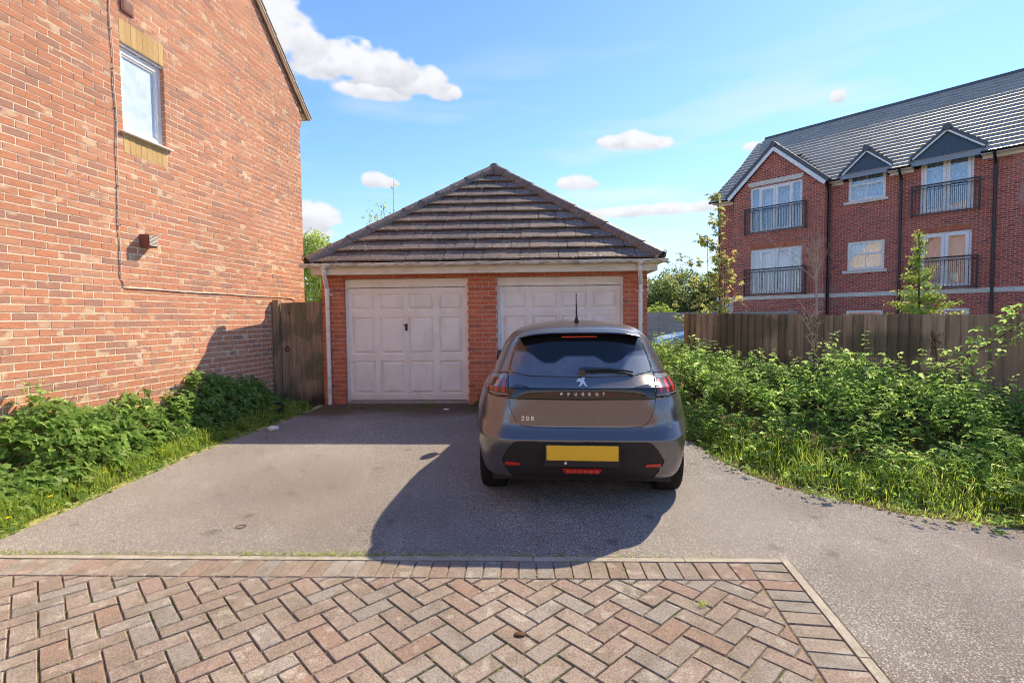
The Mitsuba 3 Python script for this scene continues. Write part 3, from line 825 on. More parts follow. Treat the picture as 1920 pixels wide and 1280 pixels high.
def car_solid(nphi=176, sub=4):
    P_ = np.array(CARP); n = len(P_)
    from scipy.interpolate import PchipInterpolator
    tt = np.linspace(0, n - 1, (n - 1) * sub + 1)
    P_ = np.c_[[PchipInterpolator(np.arange(n), P_[:, i])(tt) for i in range(6)]].T
    ph = np.linspace(0, 2 * np.pi, nphi, endpoint=False)
    rings = []
    for k, (zr, vr, zs, w, zf, vf) in enumerate(P_):
        ex = 6.9 - 2.1 * min(1, max(0, tt[k] - 6) / 6) - 1.3 * min(1, max(0, tt[k] - 12) / 8)
        c, s = np.cos(ph), np.sin(ph)
        cc, ss = np.sign(c) * np.abs(c) ** (2 / ex), np.sign(s) * np.abs(s) ** (2 / ex)
        # spread the samples evenly along the curve
        w = w * (.972 if tt[k] < 10 else 1.0 - .028 * max(0, 1 - (tt[k] - 10) / 4))
        pu, pv = ss * w, np.where(cc > 0, 2.0 - cc * (2.0 - vr), 2.0 - cc * (vf - 2.0))
        q = np.where(cc > 0, cc, -cc)
        z = np.where(cc > 0, zs + (zr - zs) * q ** 4, zs + (zf - zs) * q ** 3)
        fl = .030 * np.exp(-((pv - .72) / .42) ** 2 - ((z - .66) / .20) ** 2) + .026 * np.exp(-((pv - 3.2) / .42) ** 2 - ((z - .62) / .2) ** 2)
        pu = pu + np.sign(pu) * fl * (np.abs(ss) ** 2)
        dent = .0 * np.exp(-((z - .735) / .05) ** 2 - (pu / .62) ** 6)      # hollow of the tailgate above the bumper
        pv = pv + np.where(cc > .3, dent, 0)
        rings.append(np.c_[pu, pv, z])
    V = np.vstack(rings + [[[0, 2.0, .235]], [[0, 1.5, 1.4303]]])
    F = []
    i, j = np.meshgrid(np.arange(len(rings) - 1), np.arange(nphi), indexing='ij')
    a, b = i * nphi + j, i * nphi + (j + 1) % nphi
    q = np.stack([a, b, b + nphi, a + nphi], -1).reshape(-1, 4)
    F = np.vstack([q[:, [0, 1, 2]], q[:, [0, 2, 3]]])
    e = (len(rings) - 1) * nphi; lo, hi = len(V) - 2, len(V) - 1
    F = np.vstack([F, [(lo, (k + 1) % nphi, k) for k in range(nphi)], [(hi, e + k, e + (k + 1) % nphi) for k in range(nphi)]])
    m = trimesh.Trimesh(V, F, process=False)
    if m.volume < 0: m.invert()
    return m


def man(m): return m3.Manifold(m3.Mesh(np.asarray(m.vertices, np.float32), np.asarray(m.faces, np.uint32)))


def tri(M_):
    q = M_.to_mesh(); return trimesh.Trimesh(q.vert_properties[:, :3], q.tri_verts, process=False)


def prism(poly, axis, a, b):
    """polygon extruded along v (axis 'v': polygon in u, z) or along u (axis 'u': polygon in v, z)"""
    m = trimesh.creation.extrude_polygon(Polygon(poly), b - a, engine='earcut')
    v = np.array(m.vertices)
    v = np.c_[v[:, 0], b - v[:, 2], v[:, 1]] if axis == 'v' else np.c_[a + v[:, 2], v[:, 0], v[:, 1]]
    m = trimesh.Trimesh(v, m.faces, process=False)
    if m.volume < 0: m.invert()
    return man(m)


def grow(poly, d): return np.array(Polygon(poly).buffer(d, join_style=1, quad_segs=3).exterior.coords)[:-1]


def sym(pts): return pts + [(-x, z) for x, z in pts[::-1]]


def smoothpoly(pts, r): return np.array(Polygon(pts).buffer(-r).buffer(2 * r).buffer(-r).exterior.coords)[:-1]


SHELL = car_solid()
BODY = man(SHELL)
for v0 in (.69, 3.23):                                                        # wheel arches
    for s_ in (-1, 1):
        cyl = trimesh.creation.cylinder(.336, .5, sections=48); cyl.apply_transform(trimesh.transformations.rotation_matrix(np.pi / 2, [0, 1, 0])); cyl.apply_translation([s_ * .80, v0, .305])
        BODY = BODY - man(cyl)
FULL = BODY
SIDE = {'v': (np.array([0, 1, 0]), -1.2, 1.2), 'f': (np.array([0, -1, 0]), 2.2, 4.6), 'l': (np.array([1, 0, 0]), -1.2, 0), 'r': (np.array([-1, 0, 0]), 0, 1.2)}


def skin(poly, side, depth=.012, proud=0.):
    """the outermost layer of the body inside a polygon"""
    d, a, b = SIDE[side]
    pr = prism(poly, 'v' if side in 'vf' else 'u', a, b)
    blk = FULL ^ pr
    out = blk if not proud else (FULL.translate((-d * proud).tolist()) ^ pr)
    return out - FULL.translate((d * depth).tolist())


def cut(poly, side, gap=.004, depth=.022):
    global BODY
    d, a, b = SIDE[side]
    pr = prism(grow(poly, gap), 'v' if side in 'vf' else 'u', a, b)
    BODY = BODY - ((FULL ^ pr) - FULL.translate((d * depth).tolist()))


tailgate = smoothpoly(sym([(.0, .638), (.30, .640), (.445, .652), (.495, .69), (.53, .77), (.548, .862), (.54, .93), (.567, .955), (.573, 1.0), (.555, 1.12), (.530, 1.235), (.505, 1.29), (.44, 1.325), (0, 1.342)]), .008)
rglass = smoothpoly(sym([(0, 1.002), (.40, 1.008), (.556, 1.030), (.548, 1.10), (.520, 1.225), (.495, 1.272), (.42, 1.300), (.25, 1.312), (0, 1.314)]), .02)
band = smoothpoly(sym([(0, .842), (.543, .848), (.541, .925), (.50, .948), (.46, .944), (.38, .930), (0, .926)]), .006)
lampR = smoothpoly([(.548, .862), (.64, .857), (.745, .866), (.775, .90), (.760, .965), (.70, 1.002), (.572, 1.022), (.552, .952)], .008)
lampL = [(-x, z) for x, z in lampR][::-1]
insert = smoothpoly(sym([(0, .545), (.46, .545), (.50, .536), (.545, .487), (.596, .40), (.580, .352), (.525, .262), (.50, .18), (0, .18)]), .014)
for p_, s_ in ((tailgate, 'v'), (lampR, 'v'), (lampL, 'v'), (insert, 'v')): cut(p_, s_)
wscreen = smoothpoly(sym([(0, .975), (.62, .985), (.56, 1.16), (.49, 1.30), (.40, 1.355), (0, 1.368)]), .03)
swin = [smoothpoly([(.62, 1.03), (.92, .985), (1.22, .975), (1.22, 1.30), (.95, 1.285)], .02), smoothpoly([(1.27, .975), (2.42, .965), (2.72, .985), (2.30, 1.20), (1.95, 1.305), (1.27, 1.312)], .02)]
door = [smoothpoly([(1.25, .30), (2.50, .30), (2.62, .50), (2.66, .90), (2.60, .955), (1.25, .962)], .03), smoothpoly([(1.23, .30), (1.23, .965), (.80, .985), (.72, .95), (.85, .70), (1.02, .55), (1.10, .30)], .03)]
for s_ in 'lr':
    for p_ in swin + door: cut(p_, s_, depth=.014)
cut(wscreen, 'f', depth=.014)
TG = skin(tailgate, 'v', .018) - prism(grow(rglass, .004), 'v', -1.2, 1.2) - prism(grow(band, .002), 'v', -1.2, 1.2)
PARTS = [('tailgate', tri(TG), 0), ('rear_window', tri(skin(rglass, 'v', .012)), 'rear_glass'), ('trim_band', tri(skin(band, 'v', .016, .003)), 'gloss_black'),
         ('tail_lamp', tri(skin(lampL, 'v', .04, .002)), 'lamp_dark'), ('tail_lamp_001', tri(skin(lampR, 'v', .04, .002)), 'lamp_dark'), ('bumper_insert', tri(skin(insert, 'v', .03, -.006)), 'matt_black'),
         ('windscreen', tri(skin(wscreen, 'f', .01)), 'screen_glass')]
for s_, k0 in (('l', 0), ('r', 2)):
    for i_, p_ in enumerate(swin): PARTS.append((f'side_window_{k0 + i_:03d}' if k0 + i_ else 'side_window', tri(skin(p_, s_, .01)), 'screen_glass'))
    for i_, p_ in enumerate(door): PARTS.append((f'side_door_{k0 + i_:03d}' if k0 + i_ else 'side_door', tri(skin(p_, s_, .012)), 0))
STRIPES = {}
for nm, sg in (('tail_lamp', -1), ('tail_lamp_001', 1)):
    for k, (x0, w) in enumerate(((.578, .026), (.640, .026), (.700, .024))):
        q = [(sg * x0, .888), (sg * (x0 + w), .888), (sg * (x0 + w + .006), .975 - k * .004), (sg * (x0 + .006), .978 - k * .004)]
        STRIPES[(nm, f'light_bar_{k:03d}' if k else 'light_bar')] = (tri(skin(q if sg > 0 else q[::-1], 'v', .006, .0045)), 'lamp_red')
    q = [(sg * .556, .872), (sg * .745, .872), (sg * .752, .880), (sg * .556, .881)]
    STRIPES[(nm, 'lower_strip')] = (tri(skin(q if sg > 0 else q[::-1], 'v', .006, .0045)), 'lamp_clear')
    q = [(sg * .574, .982), (sg * .742, .972), (sg * .702, .996), (sg * .578, 1.012)]
    STRIPES[(nm, 'upper_lens')] = (tri(skin(q if sg > 0 else q[::-1], 'v', .006, .0045)), 'lamp_clear')
BODYM = tri(BODY)
_v, _f = np.array(SHELL.vertices), np.array(SHELL.faces)


def v_at(u, z):
    """where the rear of the body is met along v at (u, z)"""
    p = np.array([u, z]); a, b, c = (_v[_f[:, k]][:, [0, 2]] for k in range(3))
    e0, e1, e2 = b - a, c - a, p - a
    den = e0[:, 0] * e1[:, 1] - e0[:, 1] * e1[:, 0]
    with np.errstate(all='ignore'):
        s_, t_ = (e2[:, 0] * e1[:, 1] - e2[:, 1] * e1[:, 0]) / den, (e0[:, 0] * e2[:, 1] - e0[:, 1] * e2[:, 0]) / den
        ok = (s_ >= -1e-6) & (t_ >= -1e-6) & (s_ + t_ <= 1 + 1e-6)
    vv = (_v[_f[:, 0], 1] + s_ * (_v[_f[:, 1], 1] - _v[_f[:, 0], 1]) + t_ * (_v[_f[:, 2], 1] - _v[_f[:, 0], 1]))[ok]
    return vv.min()


def wheel_parts(r=.308, w=.205):
    prof = [(r - .085, -w / 2 + .012), (r - .02, -w / 2), (r - .004, -w / 2 + .012), (r, -w / 2 + .03), (r, w / 2 - .03), (r - .004, w / 2 - .012), (r - .02, w / 2), (r - .085, w / 2 - .012), (r - .09, 0)]
    ty = trimesh.creation.revolve(np.array(prof + prof[:1]), sections=48)
    gro = [ty]
    for k, x in enumerate((-.05, -.018, .018, .05)):
        ring = trimesh.creation.revolve(np.array([(r - .003, x - .012), (r + .003, x - .010), (r + .003, x + .010), (r - .003, x + .012), (r - .003, x - .012)]), sections=48); gro.append(ring)
    rim = [trimesh.creation.revolve(np.array([(.0, .035), (.06, .045), (.07, .03), (.2, .02), (.232, .07), (.238, .07), (.238, -.08), (.2, -.06), (.0, -.02)]), sections=40)]
    for k in range(5):
        b = trimesh.creation.box([.20, .05, .03]); b.apply_translation([.13, 0, .045]); b.apply_transform(trimesh.transformations.rotation_matrix(k * 2 * np.pi / 5, [0, 0, 1])); rim.append(b)
    return trimesh.util.concatenate(gro), trimesh.util.concatenate(rim)


TYRE, RIM = wheel_parts()


def car(key, M, paintkey, detailed):
    put(key + '__body', BODYM, paintkey, M, smooth=32)
    for nm, m_, mt in PARTS: put(f'{key}__{nm}', m_, mt or paintkey, M, smooth=32)
    for (nm, sub), (m_, mt) in STRIPES.items(): put(f'{key}__{nm}__{sub}', m_, mt, M, smooth=32)
    for i_, (s_, v0) in enumerate(((-1, .69), (1, .69), (-1, 3.23), (1, 3.23))):
        rot = np.eye(4); rot[:3, :3] = np.array([[0, 0, s_], [s_, 0, 0], [0, 1, 0]]); rot[:3, 3] = [s_ * .718, v0, .305]
        if np.linalg.det(rot[:3, :3]) < 0: rot[:3, 1] *= -1
        k = key + '__wheel' + (f'_{i_:03d}' if i_ else '')
        put(k + '__tyre', TYRE, 'tyre_rubber', M @ rot, smooth=35); put(k + '__rim', RIM, 'rim_alloy', M @ rot, smooth=35)
    for i_, s_ in enumerate((-1, 1)):
        e = trimesh.creation.icosphere(3); vv = np.array(e.vertices); vv = np.sign(vv) * np.abs(vv) ** .8 * [.050, .105, .075]
        vv += np.array([s_ * .872, 2.46, 1.005]); e = trimesh.Trimesh(vv, e.faces, process=False)
        put(f'{key}__wing_mirror' + (f'_{i_:03d}' if i_ else ''), e, paintkey if not detailed else 'gloss_black', M, smooth=True)
        put(f'{key}__wing_mirror' + (f'_{i_:03d}' if i_ else '') + '__arm', MB().tube([(s_ * .78, 2.52, .965), (s_ * .86, 2.47, .975)], .024, 8), 'matt_black', M, smooth=40)
    put(key + '__underbody', MB().box(-.70, .70, .30, 3.8, .17, .26), 'matt_black', M)


car('parked_car', CARF, 'car_paint', True)
tag('parked_car', 'dark grey hatchback seen from behind, parked before the right garage door', 'car')
ck = 'parked_car'
# number plate, lettering, badge, wiper, aerial, lamps
pv = v_at(0, .50) - .018
put(ck + '__plate_holder', MB().box(-.275, .275, pv + .001, pv + .05, .362, .532, ch=.004), 'matt_black', CARF)
put(ck + '__number_plate', MB().box(-.260, .260, pv - .006, pv + .0005, .412, .523, ch=.0025), 'plate_yellow', CARF, label='blank yellow number plate')
put(ck + '__plate_sticker', MB().box(-.13, -.112, pv - .0015, pv + .0008, .385, .400), 'white_clean', CARF)
for i_, sg in enumerate((-1, 1)):
    q = [(sg * .455, .358), (sg * .565, .352), (sg * .578, .364), (sg * .570, .380), (sg * .470, .376)]
    put(K(ck + '__reflector'), tri(skin(q if sg > 0 else q[::-1], 'v', .012, .004)), 'reflector_red', CARF)
q = [(-.150, .338), (-.128, .296), (.128, .296), (.150, .338)][::-1]
put(ck + '__fog_lamp', tri(skin(q, 'v', .03, .010)), 'lamp_red', CARF)
for k in range(6): put(K(ck + '__fog_lamp__cell'), MB().box(-.118 + .042 * k, -.086 + .042 * k, v_at(0, .32) - .0165, v_at(0, .32) - .008, .303, .330, ch=.004), 'reflector_red', CARF)


def letters(txt, h, u, z, key, bsdf, bold=True, gap=0., depth=.003, slant=0.):
    m = meshkit.text_mesh(txt, h, depth, bold); vv = np.array(m.vertices)
    vv = np.c_[u + vv[:, 0] + slant * vv[:, 1], [v_at(u + a_, z + b_) - gap - c_ for a_, b_, c_ in vv], z + vv[:, 1]]
    put(key, trimesh.Trimesh(vv, m.faces, process=False), bsdf, CARF)


for k, ch_ in enumerate('PEUGEOT'): letters(ch_, .0205, -.157 + k * .0515, .878, K(ck + '__trim_band__letter'), 'chrome', gap=.0075)
u_ = -.452
for ch_ in '208': letters(ch_, .030, u_, .690, K(ck + '__tailgate__numeral'), 'chrome', bold=True, gap=.001); u_ += .036
lion = [(-.030, .018), (-.022, .026), (-.010, .028), (-.004, .022), (.002, .033), (.016, .036), (.022, .030), (.016, .026), (.020, .020), (.012, .010), (.020, .000), (.026, -.018), (.034, -.030), (.022, -.030), (.014, -.014), (.006, -.010),
        (-.002, -.022), (-.014, -.030), (-.022, -.030), (-.012, -.018), (-.006, -.006), (-.010, .004), (-.024, .006), (-.034, .002), (-.030, .010), (-.016, .014)]
m_ = trimesh.creation.extrude_polygon(Polygon(lion).buffer(.0012), .004, engine='earcut'); vv = np.array(m_.vertices)
vv = np.c_[.005 + vv[:, 0] * 1.15, [v_at(.005 + a_ * 1.15, .968 + b_ * .85) - .003 - c_ for a_, b_, c_ in vv], .968 + vv[:, 1] * .85]
put(ck + '__emblem', trimesh.Trimesh(vv, m_.faces, process=False), 'chrome', CARF, label='chrome rearing lion emblem')
mb = MB()
us = np.linspace(-.005, .40, 12)
zc = np.interp(us, [-.005, .06, .2, .3, .40], [1.045, 1.052, 1.056, 1.049, 1.033])
mb.tube([(u, v_at(u, z) - .022, z) for u, z in zip(us, zc)], np.interp(us, [0, .05, .1, .4], [.028, .022, .017, .007]), 8)
put(ck + '__rear_wiper', mb, 'gloss_black', CARF, smooth=40)
put(ck + '__rear_wiper__blade', MB().tube([(u, v_at(u, z - .022) - .008, z - .022) for u, z in zip(us[2:], zc[2:])], .007, 6), 'matt_black', CARF, smooth=40)
put(ck + '__rear_wiper__pivot', MB().tube([(.01, v_at(.01, 1.03) - .035, 1.030), (.01, v_at(.01, 1.03) + .01, 1.030)], .026, 14), 'gloss_black', CARF, smooth=40)
zz = max(_v[(np.abs(_v[:, 0]) < .1) & (np.abs(_v[:, 1] - 1.06) < .12), 2])
put(ck + '__aerial', MB().tube([(0, 1.02, zz - .012), (0, 1.035, zz + .015), (0, 1.055, zz + .05), (0, 1.09, zz + .16), (0, 1.12, zz + .265)], [.024, .018, .008, .0055, .004], 8), 'gloss_black', CARF, smooth=40)
# roof spoiler over the rear window
us = np.linspace(-.50, .50, 25)
mb = MB(); prof = []
for u in us:
    a = abs(u) / .50
    zt = 1.352 - .012 * a ** 2 - .030 * a ** 5
    vt = .455 + .020 * a ** 2 + .05 * a ** 6
    prof.append([(u, vt + .15, zt + .004), (u, vt + .05, zt - .004), (u, vt + .006, zt - .014), (u, vt, zt - .022), (u, vt + .012, zt - .030), (u, vt + .06, zt - .026), (u, vt + .15, zt - .03)])
prof = np.array(prof); n_ = prof.shape[1]
f = [(i * n_ + j, i * n_ + (j + 1) % n_, (i + 1) * n_ + (j + 1) % n_, (i + 1) * n_ + j) for i in range(24) for j in range(n_)]
mb.add(prof.reshape(-1, 3), f); mb.add(prof[0], [(0, k + 1, k) for k in range(1, n_ - 1)]); mb.add(prof[-1], [(0, k, k + 1) for k in range(1, n_ - 1)])
put(ck + '__roof_spoiler', mb, 'car_paint', CARF, smooth=50)
put(ck + '__brake_lamp', MB().box(-.145, .145, v_at(0, 1.297) - .012, v_at(0, 1.297) + .01, 1.291, 1.303, ch=.003), 'reflector_red', CARF)
mb = MB().tube([(.40, .20, .235), (.40, .42, .235)], .028, 14); put(ck + '__exhaust_pipe', mb, 'matt_black', CARF, smooth=40)
# the second car, beyond the end of the fence, faces left
M2 = frame((8.95, 17.3, -.02), (.03, 1.0))
car('distant_car', M2, 'silver_paint', False)
tag('distant_car', 'pale silver blue car beyond the end of the fence, only its front showing', 'car')

# ---------------------------------------------------------------- apartment block
AP = frame(APP, APD)
tag('apartment_block', 'three storey red brick apartment block with grey dormers and black balconies', 'apartment block')
ak = 'apartment_block'
H_main = dict(w1=(-.05, 1.24, 6.10, 7.25), w2=(-.047, 1.24, 3.287, 4.458), w3=(-.06, 1.24, .55, 1.65), f1=(2.33, 3.84, 5.21, 7.27), f2=(2.33, 3.83, 2.42, 4.48), w4=(2.45, 3.82, .55, 1.68))
H_wing = dict(f1=(-3.86, -1.62, 5.26, 7.33), f2=(-3.83, -1.615, 2.454, 4.49), w5=(-3.72, -1.98, .5, 1.65))
hole = lambda h: sbox(h[0], h[2], h[1], h[3])
wallp = unary_union([sbox(-5.66, -.9, 12.5, 6.95), sbox(-.05, 6.9, 1.24, 7.26), sbox(2.33, 6.9, 3.84, 7.28)]).difference(unary_union([hole(h) for h in H_main.values()])).difference(sbox(-4.62, -.9, -.76, 6.95))
mb = MB().plate(wallp, 0, .3); mb.box(-5.66, 12.5, .301, 9, -.9, 6.95) if False else None
put(ak + '__wall', mb, 'flat_brick', AP)
wingp = Polygon([(-4.62, -.9), (-.76, -.9), (-.76, 7.0), (-2.80, 8.85), (-4.62, 7.02)]).difference(unary_union([hole(h) for h in H_wing.values()]))
put(ak + '__wing_wall', MB().plate(wingp, -.5, -.2), 'flat_brick', AP)
mb = MB().box(-4.62, -4.4, -.2, .0, -.9, 7.0); mb.box(-.98, -.76, -.2, .0, -.9, 7.0); put(ak + '__wing_wall__return', mb, 'flat_brick', AP)
mb = MB().box(-5.66, -5.4, .3, 9.2, -.9, 6.95); mb.box(-5.4, 12.5, 9.0, 9.2, -.9, 6.95); mb.plate(Polygon([(0, 0), (1, 0), (1, 1)]), 60, 60.01) if False else None
put(ak + '__end_wall', mb, 'flat_brick', AP)
for z in (2.2, 5.0): put(K(ak + '__storey_floor'), MB().box(-5.3, 12.4, .35, 8.9, z - .3, z), 'render_white', AP)
put(ak + '__inner_wall', MB().box(-5.3, 12.4, 2.4, 2.5, -.9, 6.95), 'render_white', AP)
put(ak + '__render_panel', MB().box(-5.68, -4.63, -.02, .05, -.9, 2.262), 'render_white', AP, label='white rendered strip at the left end of the ground floor')
# string course stones
for a0, a1, y in ((-4.66, -.72, -.54), (-.72, 12.5, -.035), (-5.69, -4.66, -.035)):
    n = max(1, round((a1 - a0) / .92))
    for k in range(n):
        b0, b1 = a0 + (a1 - a0) * k / n, a0 + (a1 - a0) * (k + 1) / n
        put(K(ak + '__string_stone'), MB().box(b0 + .004, b1 - .004, y, y + .15, 2.205, 2.365), 'cast_stone', AP)
for k in range(3):
    t0, t1 = k / 3, (k + 1) / 3
    q = [(-3.88 + 2.24 * t0, 7.375), (-3.88 + 2.24 * t1 - .006, 7.375), (-3.98 + 2.43 * t1 - .006, 7.57), (-3.98 + 2.43 * t0, 7.57)]
    put(K(ak + '__lintel_stone'), MB().plate(Polygon(q), -.535, -.45), 'cast_stone', AP)
for a0, a1, z0, z1 in ((-.19, 1.34, 5.985, 6.09), (-.19, 1.34, 3.165, 3.275)):
    for k in range(2):
        m_ = (a0 + a1) / 2
        put(K(ak + '__sill_stone'), MB().box((a0, m_ + .003)[k], (m_ - .003, a1)[k], -.075, .12, z0, z1), 'cast_stone', AP)
# soldier courses over the first floor french windows
for a0, a1, y, z0 in ((-3.9, -1.55, -.505, 4.50), (2.26, 3.90, -.005, 4.49)):
    mb = MB()
    for k in range(int((a1 - a0) / .075)): mb.box(a0 + .075 * k + .006, a0 + .075 * (k + 1) - .004, y, y + .05, z0 + .004, z0 + .225, R.random(2))
    put(K(ak + '__soldier_course'), mb, 'garage_brick', AP, kind='stuff')


def window(key, h, y, cols, bars=(), mull=(), curtain='curtain_sky_tint', fr=.065, label=None):
    a0, a1, z0, z1 = h
    mb = MB()
    for x0, x1, q0, q1 in ((a0, a0 + fr, z0, z1), (a1 - fr, a1, z0, z1), (a0 + fr, a1 - fr, z0, z0 + fr), (a0 + fr, a1 - fr, z1 - fr, z1)): mb.box(x0 + .002, x1 - .002, y, y + .08, q0 + .002, q1 - .002, ch=.006)
    put(key, mb, 'white_clean', AP, label=label)
    for (p0, p1, q0, q1, f2) in cols:
        mb = MB()
        for x0, x1, r0, r1 in ((p0, p0 + f2, q0, q1), (p1 - f2, p1, q0, q1), (p0 + f2, p1 - f2, q0, q0 + f2), (p0 + f2, p1 - f2, q1 - f2, q1)): mb.box(x0, x1, y - .012, y + .055, r0, r1, ch=.005)
        put(K(key + '__casement'), mb, 'white_clean', AP)
        put(K(key + '__pane'), MB().add([(p0 + f2, y + .02, q0 + f2), (p1 - f2, y + .02, q0 + f2), (p1 - f2, y + .02, q1 - f2), (p0 + f2, y + .02, q1 - f2)], [(0, 1, 2, 3)]), 'glazing', AP)
    for x in mull: put(K(key + '__glazing_bar'), MB().box(x - .014, x + .014, y + .005, y + .04, z0 + fr, z1 - fr), 'white_clean', AP)
    if curtain:
        xs = np.linspace(a0 - .1, a1 + .1, 60); yy = y + .22 + .014 * np.sin(xs * 24)
        v = np.vstack([np.c_[xs, yy, np.full(60, z0 - .1)], np.c_[xs, yy, np.full(60, z1 + .1)]])
        put(key + '__curtain', MB().add(v, [(k, k + 1, 60 + k + 1, 60 + k) for k in range(59)]), curtain, AP, smooth=True)


def sashes(h, fr=.065, split=.56):
    a0, a1, z0, z1 = h; zm = z0 + (z1 - z0) * split
    return [(a0 + fr, a1 - fr, z0 + fr, zm, .035), (a0 + fr, a1 - fr, zm, z1 - fr, .05)]


def doors(h, side=0., fr=.065):
    a0, a1, z0, z1 = h; m_ = (a0 + a1) / 2; o = []
    if side: o += [(a0 + fr, a0 + side, z0 + fr, z1 - fr, .03), (a1 - side, a1 - fr, z0 + fr, z1 - fr, .03)]
    s_ = side or fr
    return o + [(a0 + s_ + .01, m_ - .005, z0 + fr, z1 - fr, .10), (m_ + .005, a1 - s_ - .01, z0 + fr, z1 - fr, .10)]


W_ = H_main
window(K(ak + '__casement_window'), W_['w1'], .05, sashes(W_['w1']), mull=(.595,), curtain='curtain_sky_tint', label='white dormer window of the top floor')
window(K(ak + '__casement_window'), W_['w2'], .05, sashes(W_['w2']), mull=(.595,), curtain='curtain_tan', label='white first floor window with stone sill')
window(K(ak + '__casement_window'), W_['w3'], .05, sashes(W_['w3']), mull=(.595,), curtain='curtain_tan')
window(K(ak + '__casement_window'), W_['w4'], .05, sashes(W_['w4']), mull=(3.135,), curtain='curtain_sky_tint')
window(K(ak + '__casement_window'), H_wing['w5'], -.45, [(-3.655, -3.2, .565, 1.585, .04), (-3.19, -2.5, .565, 1.585, .04), (-2.49, -2.045, .565, 1.585, .04)], curtain='curtain_sky_tint')
window(K(ak + '__french_window'), W_['f1'], .05, doors(W_['f1']), curtain='curtain_sky_tint', label='french window under the large dormer')
window(K(ak + '__french_window'), W_['f2'], .05, doors(W_['f2']), curtain='curtain_tan', label='french window with closed tan curtains')
window(K(ak + '__french_window'), H_wing['f1'], -.45, doors(H_wing['f1'], .42), curtain='curtain_sky_tint', label='four light french window under the brick gable')
window(K(ak + '__french_window'), H_wing['f2'], -.45, doors(H_wing['f2'], .42), curtain='curtain_tan', label='four light french window of the first floor')


def railing(a0, a1, z0, z1, y, nb):
    k_ = K(ak + '__balcony_railing')
    mb = MB()
    mb.box(a0, a1, y - .02, y + .02, z1 - .045, z1); mb.box(a0, a1, y - .014, y + .014, z1 - .145, z1 - .115); mb.box(a0, a1, y - .016, y + .016, z0 + .03, z0 + .065)
    put(k_, mb, 'black_metal', AP)
    for x in (a0, a1): put(K(k_ + '__post'), MB().box(x - .028, x + .028, y - .028, y + .028, z0 - .04, z1 + .004), 'black_metal', AP)
    for x in (a0, a1): put(K(k_ + '__wall_fixing'), MB().box(x - .02, x + .02, y + .028, y + .14, z0 + .03, z0 + .07), 'black_metal', AP)
    for x in np.linspace(a0, a1, nb + 2)[1:-1]: put(K(k_ + '__bar'), MB().box(x - .0085, x + .0085, y - .0085, y + .0085, z0 + .066, z1 - .146), 'black_metal', AP)


railing(2.10, 4.02, 5.15, 6.28, -.12, 16); railing(2.10, 4.02, 2.40, 3.56, -.12, 16)
railing(-4.04, -1.44, 5.22, 6.38, -.62, 22); railing(-4.04, -1.42, 2.40, 3.60, -.62, 22)
# roof
RB, RZA, EBA, EZA = 4.565, 11.06, -.40, 7.02
TA = (RZA - EZA) / (RB - EBA); LA = math.hypot(RZA - EZA, RB - EBA); cA, sA_ = (RB - EBA) / LA, (RZA - EZA) / LA
mb = MB().add([(-5.8, EBA + .1, EZA - .02), (12.6, EBA + .1, EZA - .02), (12.6, RB, RZA - .1), (-5.8, RB, RZA - .1), (-5.8, 2 * RB - EBA, EZA), (12.6, 2 * RB - EBA, EZA)], [(0, 1, 2, 3), (3, 2, 5, 4)])
put(ak + '__roof', mb, 'flat_tile', AP)
mb = MB().plate(Polygon([(0, 0), (1, 0), (.5, 1)]), 0, .1)
put(ak + '__end_gable', MB().add([(-5.66, .0, 6.95), (-5.66, 9.2, 6.95), (-5.66, RB, RZA - .15)], [(0, 2, 1)]), 'flat_brick', AP)
NR = 21
for r in range(NR):
    u0, u1 = r * LA / NR, (r + 1) * LA / NR + .05
    q = lambda u, h: (EBA + u * cA - h * sA_, EZA + u * sA_ + h * cA)
    al, ar = -5.92 + .55 * r / NR, 12.6
    segs = [(al, ar)]
    for lo, hi, apz, base in ((-.36, 1.50, 8.22, 7.2), (2.02, 4.16, 8.38, 7.3)):
        z = q(u0, 0)[1]
        if z < apz - .02:
            wd = (hi - lo) / 2 * min(1, (apz - z) / (apz - base)); c_ = (lo + hi) / 2
            segs = [s2 for s1 in segs for s2 in ((s1[0], min(s1[1], c_ - wd)), (max(s1[0], c_ + wd), s1[1])) if s2[1] - s2[0] > .03]
    z = q(u0, 0)[1]
    if z < 9.1:
        wd = 2.1 * min(1, (9.15 - z) / 2.1)
        segs = [s2 for s1 in segs for s2 in ((s1[0], min(s1[1], -2.78 - wd)), (max(s1[0], -2.78 + wd), s1[1])) if s2[1] - s2[0] > .03]
    for x0, x1 in segs:
        n = max(1, int((x1 - x0) / .33)); mb = MB(); V = []
        for k in range(n + 1):
            e = x0 + (x1 - x0) * k / n; j = R.uniform(-.004, .005)
            V += [(e, *q(u, h)) for u, h in ((u0 - .01, .072 + j * .3), (u1, .014), (u1, -.006), (u0 - .01, .016 + j * .3))]
        F = [(k * 4 + a, k * 4 + 4 + a, k * 4 + 4 + (a + 1) % 4, k * 4 + (a + 1) % 4) for k in range(n) for a in range(4)] + [(0, 1, 2, 3), (n * 4, n * 4 + 3, n * 4 + 2, n * 4 + 1)]
        put(K(ak + '__roof__tile_course'), mb.add(V, F, np.repeat(R.random((n + 1, 2)), 4, 0)), 'flat_tile', AP)
put(ak + '__roof__ridge', MB().tube([(-5.37, RB, RZA + .02), (12.6, RB, RZA + .02)], .11, 10), 'grey_verge', AP, smooth=40)
put(ak + '__roof__end_verge', MB().tube([(-5.93, EBA, EZA + .02), (-5.37, RB, RZA + .0)], .05, 6), 'grey_verge', AP, smooth=40)


